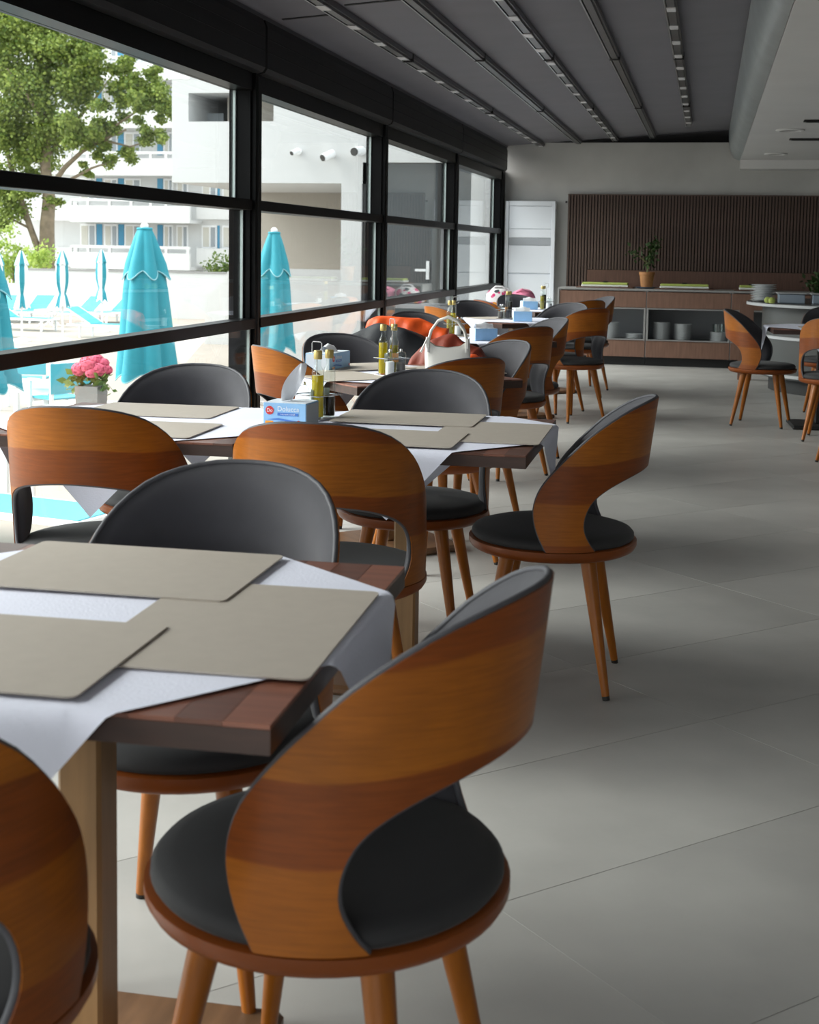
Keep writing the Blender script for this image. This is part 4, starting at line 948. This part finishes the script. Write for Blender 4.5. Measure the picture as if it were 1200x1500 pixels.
def small_parasol(px, pyt, Y, lb, tw=0):
    top = at(px, pyt, Y=Y); zt_ = top.z-GZ; t = thing('striped_parasol', lb, 'parasol', (top.x, Y, GZ), tw, 'folded striped parasols by the loungers')
    MB().tube([(0, 0, .0), (0, 0, zt_-.03)], .022, 10).build('pole', 'white_paint', t, True); MB().lathe([(.2, 0), (.2, .05), (.03, .09)], 20).build('base', 'white_paint', t, True)
    def stripes(prof, nm, sc):
        b = lathe_fold(prof, 64, 8, .1, sc); b.mi = [((i % 64)//8+1) % 2 for i in range(len(b.f))]; return b.build(nm, ['white_paint', 'teal_canvas'], t, 'all')
    stripes([(.03, zt_, .0), (.07, zt_-.08, .05), (.12, zt_-.2, .08), (.165, zt_-.30, .12)], 'top_canopy', .05)
    stripes([(.09, zt_-.2, .03), (.135, zt_-.34, .08), (.15, zt_-.55, .12), (.145, zt_-.75, .12), (.10, zt_-.95, .08), (.085, zt_-1.0, .03), (.12, zt_-1.08, .08), (.19, zt_-1.28, .14)], 'skirt', .06)
for px, py, Y, lb, tw in ((31, 367, 29, 'folded turquoise and white parasol, second from the left edge', .2), (91, 367, 29.5, 'folded turquoise and white parasol in the middle of the row', .9), (149, 366, 33, 'smallest folded turquoise and white parasol, left of the big one', .5), (-4, 367, 28, 'folded striped parasol cut off by the left edge', 1.3)): small_parasol(px, py, Y, lb, tw)

# sun loungers
LG = {}
LG['frame'] = MB().cbox(-.33, -.29, -1.0, .95, .28, .33, .005).cbox(.29, .33, -1.0, .95, .28, .33, .005).cbox(-.29, .29, -1.0, -.96, .28, .33, .005).cbox(-.29, .29, .91, .95, .28, .33, .005).mesh('frame', 'white_paint')
LG['leg'] = MB().cbox(-.025, .025, -.025, .025, 0, .279, .004).mesh('leg', 'white_paint')
LG['seat'] = MB().cbox(-.285, .285, -.95, .30, .315, .335, .004).mesh('seat', 'sling_aqua')
def tilt(y0, z0, L, a, hw, th): 
    c, s = math.cos(a), math.sin(a); v = []
    for x in (-hw, hw):
        for l, t in ((0, 0), (L, 0), (L, th), (0, th)): v.append((x, y0+l*c-t*s, z0+l*s+t*c))
    return MB().add(v, [(0, 1, 2, 3), (7, 6, 5, 4), (0, 4, 5, 1), (1, 5, 6, 2), (2, 6, 7, 3), (3, 7, 4, 0)])
LG['back'] = tilt(.32, .33, .78, .52, .30, .02).mesh('backrest', 'sling_aqua')
LG['rail'] = tilt(.32, .325, .80, .52, .02, .03).mesh('back_rail', 'white_paint')
def lounger(px, py, Y, rz, lb):
    p = at(px, py, Y=Y); t = thing('sun_lounger', lb, 'sun lounger', (p.x, Y, GZ), math.radians(rz), 'turquoise sun loungers')
    link('frame', LG['frame'], t); link('seat', LG['seat'], t); link('backrest', LG['back'], t)
    for s in (-1, 1):
        link('back_rail', LG['rail'], t, (s*.31, 0, 0))
        for y in (-.9, .6): link('leg', LG['leg'], t, (s*.3, y, 0))
for px, Y, rz, lb in ((0, 36, 4, 'sun lounger by the low wall at the left edge'), (48, 36.5, 4, 'sun lounger by the low wall between the two left parasols'), (117, 36.5, -8, 'sun lounger by the low wall right of the middle striped parasol'), (168, 37, -8, 'sun lounger by the low wall just left of the big parasol'), (30, 32.8, 80, 'sun lounger turned sideways in front of the row, on the left'), (158, 31.0, 85, 'sun lounger turned sideways in front of the row, on the right'), (-40, 30.2, 75, 'sun lounger turned sideways nearest the left edge')):
    lounger(px, 480, Y, rz, lb)
# folding side table between loungers
p = at(72, 480, Y=34.5); ft = thing('folding_table', 'small white folding table between the sun loungers', 'table', (p.x, 34.5, GZ))
MB().cbox(-.32, .32, -.25, .25, .44, .47, .005).build('top', 'white_paint', ft)
for y in (-.2, .2):
    for s in (-1, 1): MB().tube([(-.25*s, y, 0), (.22*s, y, .44)], .018, 6).build('leg', 'white_paint', ft)
# terrace chairs with sling backs
def sling_chair(px, Y, rz, lb, w=.52):
    p = at(px, 560, Y=Y); t = thing('sling_chair', lb, 'chair', (p.x, Y, GZ), math.radians(rz), 'white terrace chairs with turquoise slings')
    for sx in (-1, 1):
        MB().cbox(sx*w/2-.02, sx*w/2+.02, -.25, -.21, 0, .88, .003).build('back_post', 'white_paint', t); MB().cbox(sx*w/2-.02, sx*w/2+.02, .21, .25, 0, .63, .003).build('front_post', 'white_paint', t); MB().cbox(sx*w/2-.025, sx*w/2+.025, -.209, .25, .631, .66, .003).build('armrest', 'white_paint', t)
    MB().box(-w/2+.021, w/2-.021, -.20, .24, .42, .44).build('seat', 'sling_aqua', t); MB().cbox(-w/2-.03, w/2+.03, -.262, -.251, .50, .86, .003).build('backrest', 'sling_aqua', t); MB().cbox(-w/2+.021, w/2-.021, .2, .23, .38, .415, .003).build('rail', 'white_paint', t)
def terrace_table(px, py, z, Y, lb, sx=.45, sy=.4, rz=0):
    p = at(px, py, Y=Y); t = thing('terrace_table', lb, 'table', (p.x, Y, GZ), math.radians(rz), 'white terrace tables')
    n = 7
    for k in range(n): y0 = -sy+2*sy/n*k; MB().cbox(-sx, sx, y0+.006, y0+2*sy/n-.006, z-.03, z, .003).build('slat', 'white_paint', t)
    MB().box(-sx+.02, sx-.02, -sy+.03, -sy+.07, z-.09, z-.031).box(-sx+.02, sx-.02, sy-.07, sy-.03, z-.09, z-.031).build('apron', 'white_paint', t)
    for a in (-1, 1):
        for b_ in (-1, 1): MB().cbox(a*(sx-.06)-.03, a*(sx-.06)+.03, b_*(sy-.05)-.03, b_*(sy-.05)+.03, 0, z-.091, .003).build('leg', 'white_paint', t)
    return p
sling_chair(87, 15.2, 60, 'white terrace chair with a turquoise back left of the hydrangea'); sling_chair(38, 17.2, 15, 'white terrace chair with a wide turquoise back near the left parasol', .6)
terrace_table(46, 585, .55, 15.6, 'low white slatted terrace table beside the turquoise chairs'); 
hp = terrace_table(134, 600, .64, 12.9, 'white slatted terrace table carrying the hydrangea pot', .42, .42)
terrace_table(85, 730, .70, 10.6, 'white slatted terrace table glimpsed under the cloth corner', .4, .4, 10); lounger(0, 765, 9.3, 78, 'turquoise lounger glimpsed behind the left chair seat'); sling_chair(-70, 12.6, 150, 'white terrace chair glimpsed past the left wooden chair')
# hydrangea
hy = thing('hydrangea', 'pink hydrangea in a square grey pot outside the glass', 'potted flower', (hp.x, 12.9, GZ+.641))
b = MB(); b.add([(x*(.118 if z == 0 else .125), y*(.118 if z == 0 else .125), z) for z in (0, .20) for x, y in ((-1, -1), (1, -1), (1, 1), (-1, 1))], [(3, 2, 1, 0), (4, 5, 6, 7), (0, 1, 5, 4), (1, 2, 6, 5), (2, 3, 7, 6), (3, 0, 4, 7)]); b.build('pot', 'grey_pot', hy)
leafy('leaves', hy, 'leaf_pot', [(.12, 0, .25), (-.12, -.02, .25), (0, -.06, .27), (.06, 0, .3), (-.06, 0, .3), (.15, -.05, .24), (-.15, -.02, .26)], 110, .11, .04)
for i, (x, y, z, r) in enumerate(((-.10, -.05, .37, .085), (.0, -.07, .41, .09), (.10, -.04, .37, .085), (.03, .05, .45, .085), (-.06, .06, .44, .085), (.15, .04, .36, .06), (-.16, .02, .35, .06), (.05, -.1, .34, .06), (.11, .05, .43, .06))):
    b = MB(); random.seed(30+i)
    for _ in range(150):
        d = Vector((random.gauss(0, 1), random.gauss(0, 1), random.gauss(0, 1))).normalized(); c = Vector((x, y, z))+Vector((d.x*r, d.y*r, d.z*r*.8)); t1 = d.orthogonal().normalized(); t2 = d.cross(t1); a = random.uniform(0, 3); l = .017
        u = t1*math.cos(a)+t2*math.sin(a); w = d.cross(u); b.add([c+u*l+d*.003, c+w*l, c-u*l+d*.003, c-w*l], [(0, 1, 2, 3)])
    b.blob((x, y, z), (r*.93, r*.93, r*.74), 12, 8); b.build('flower_head', 'hydrangea', hy)
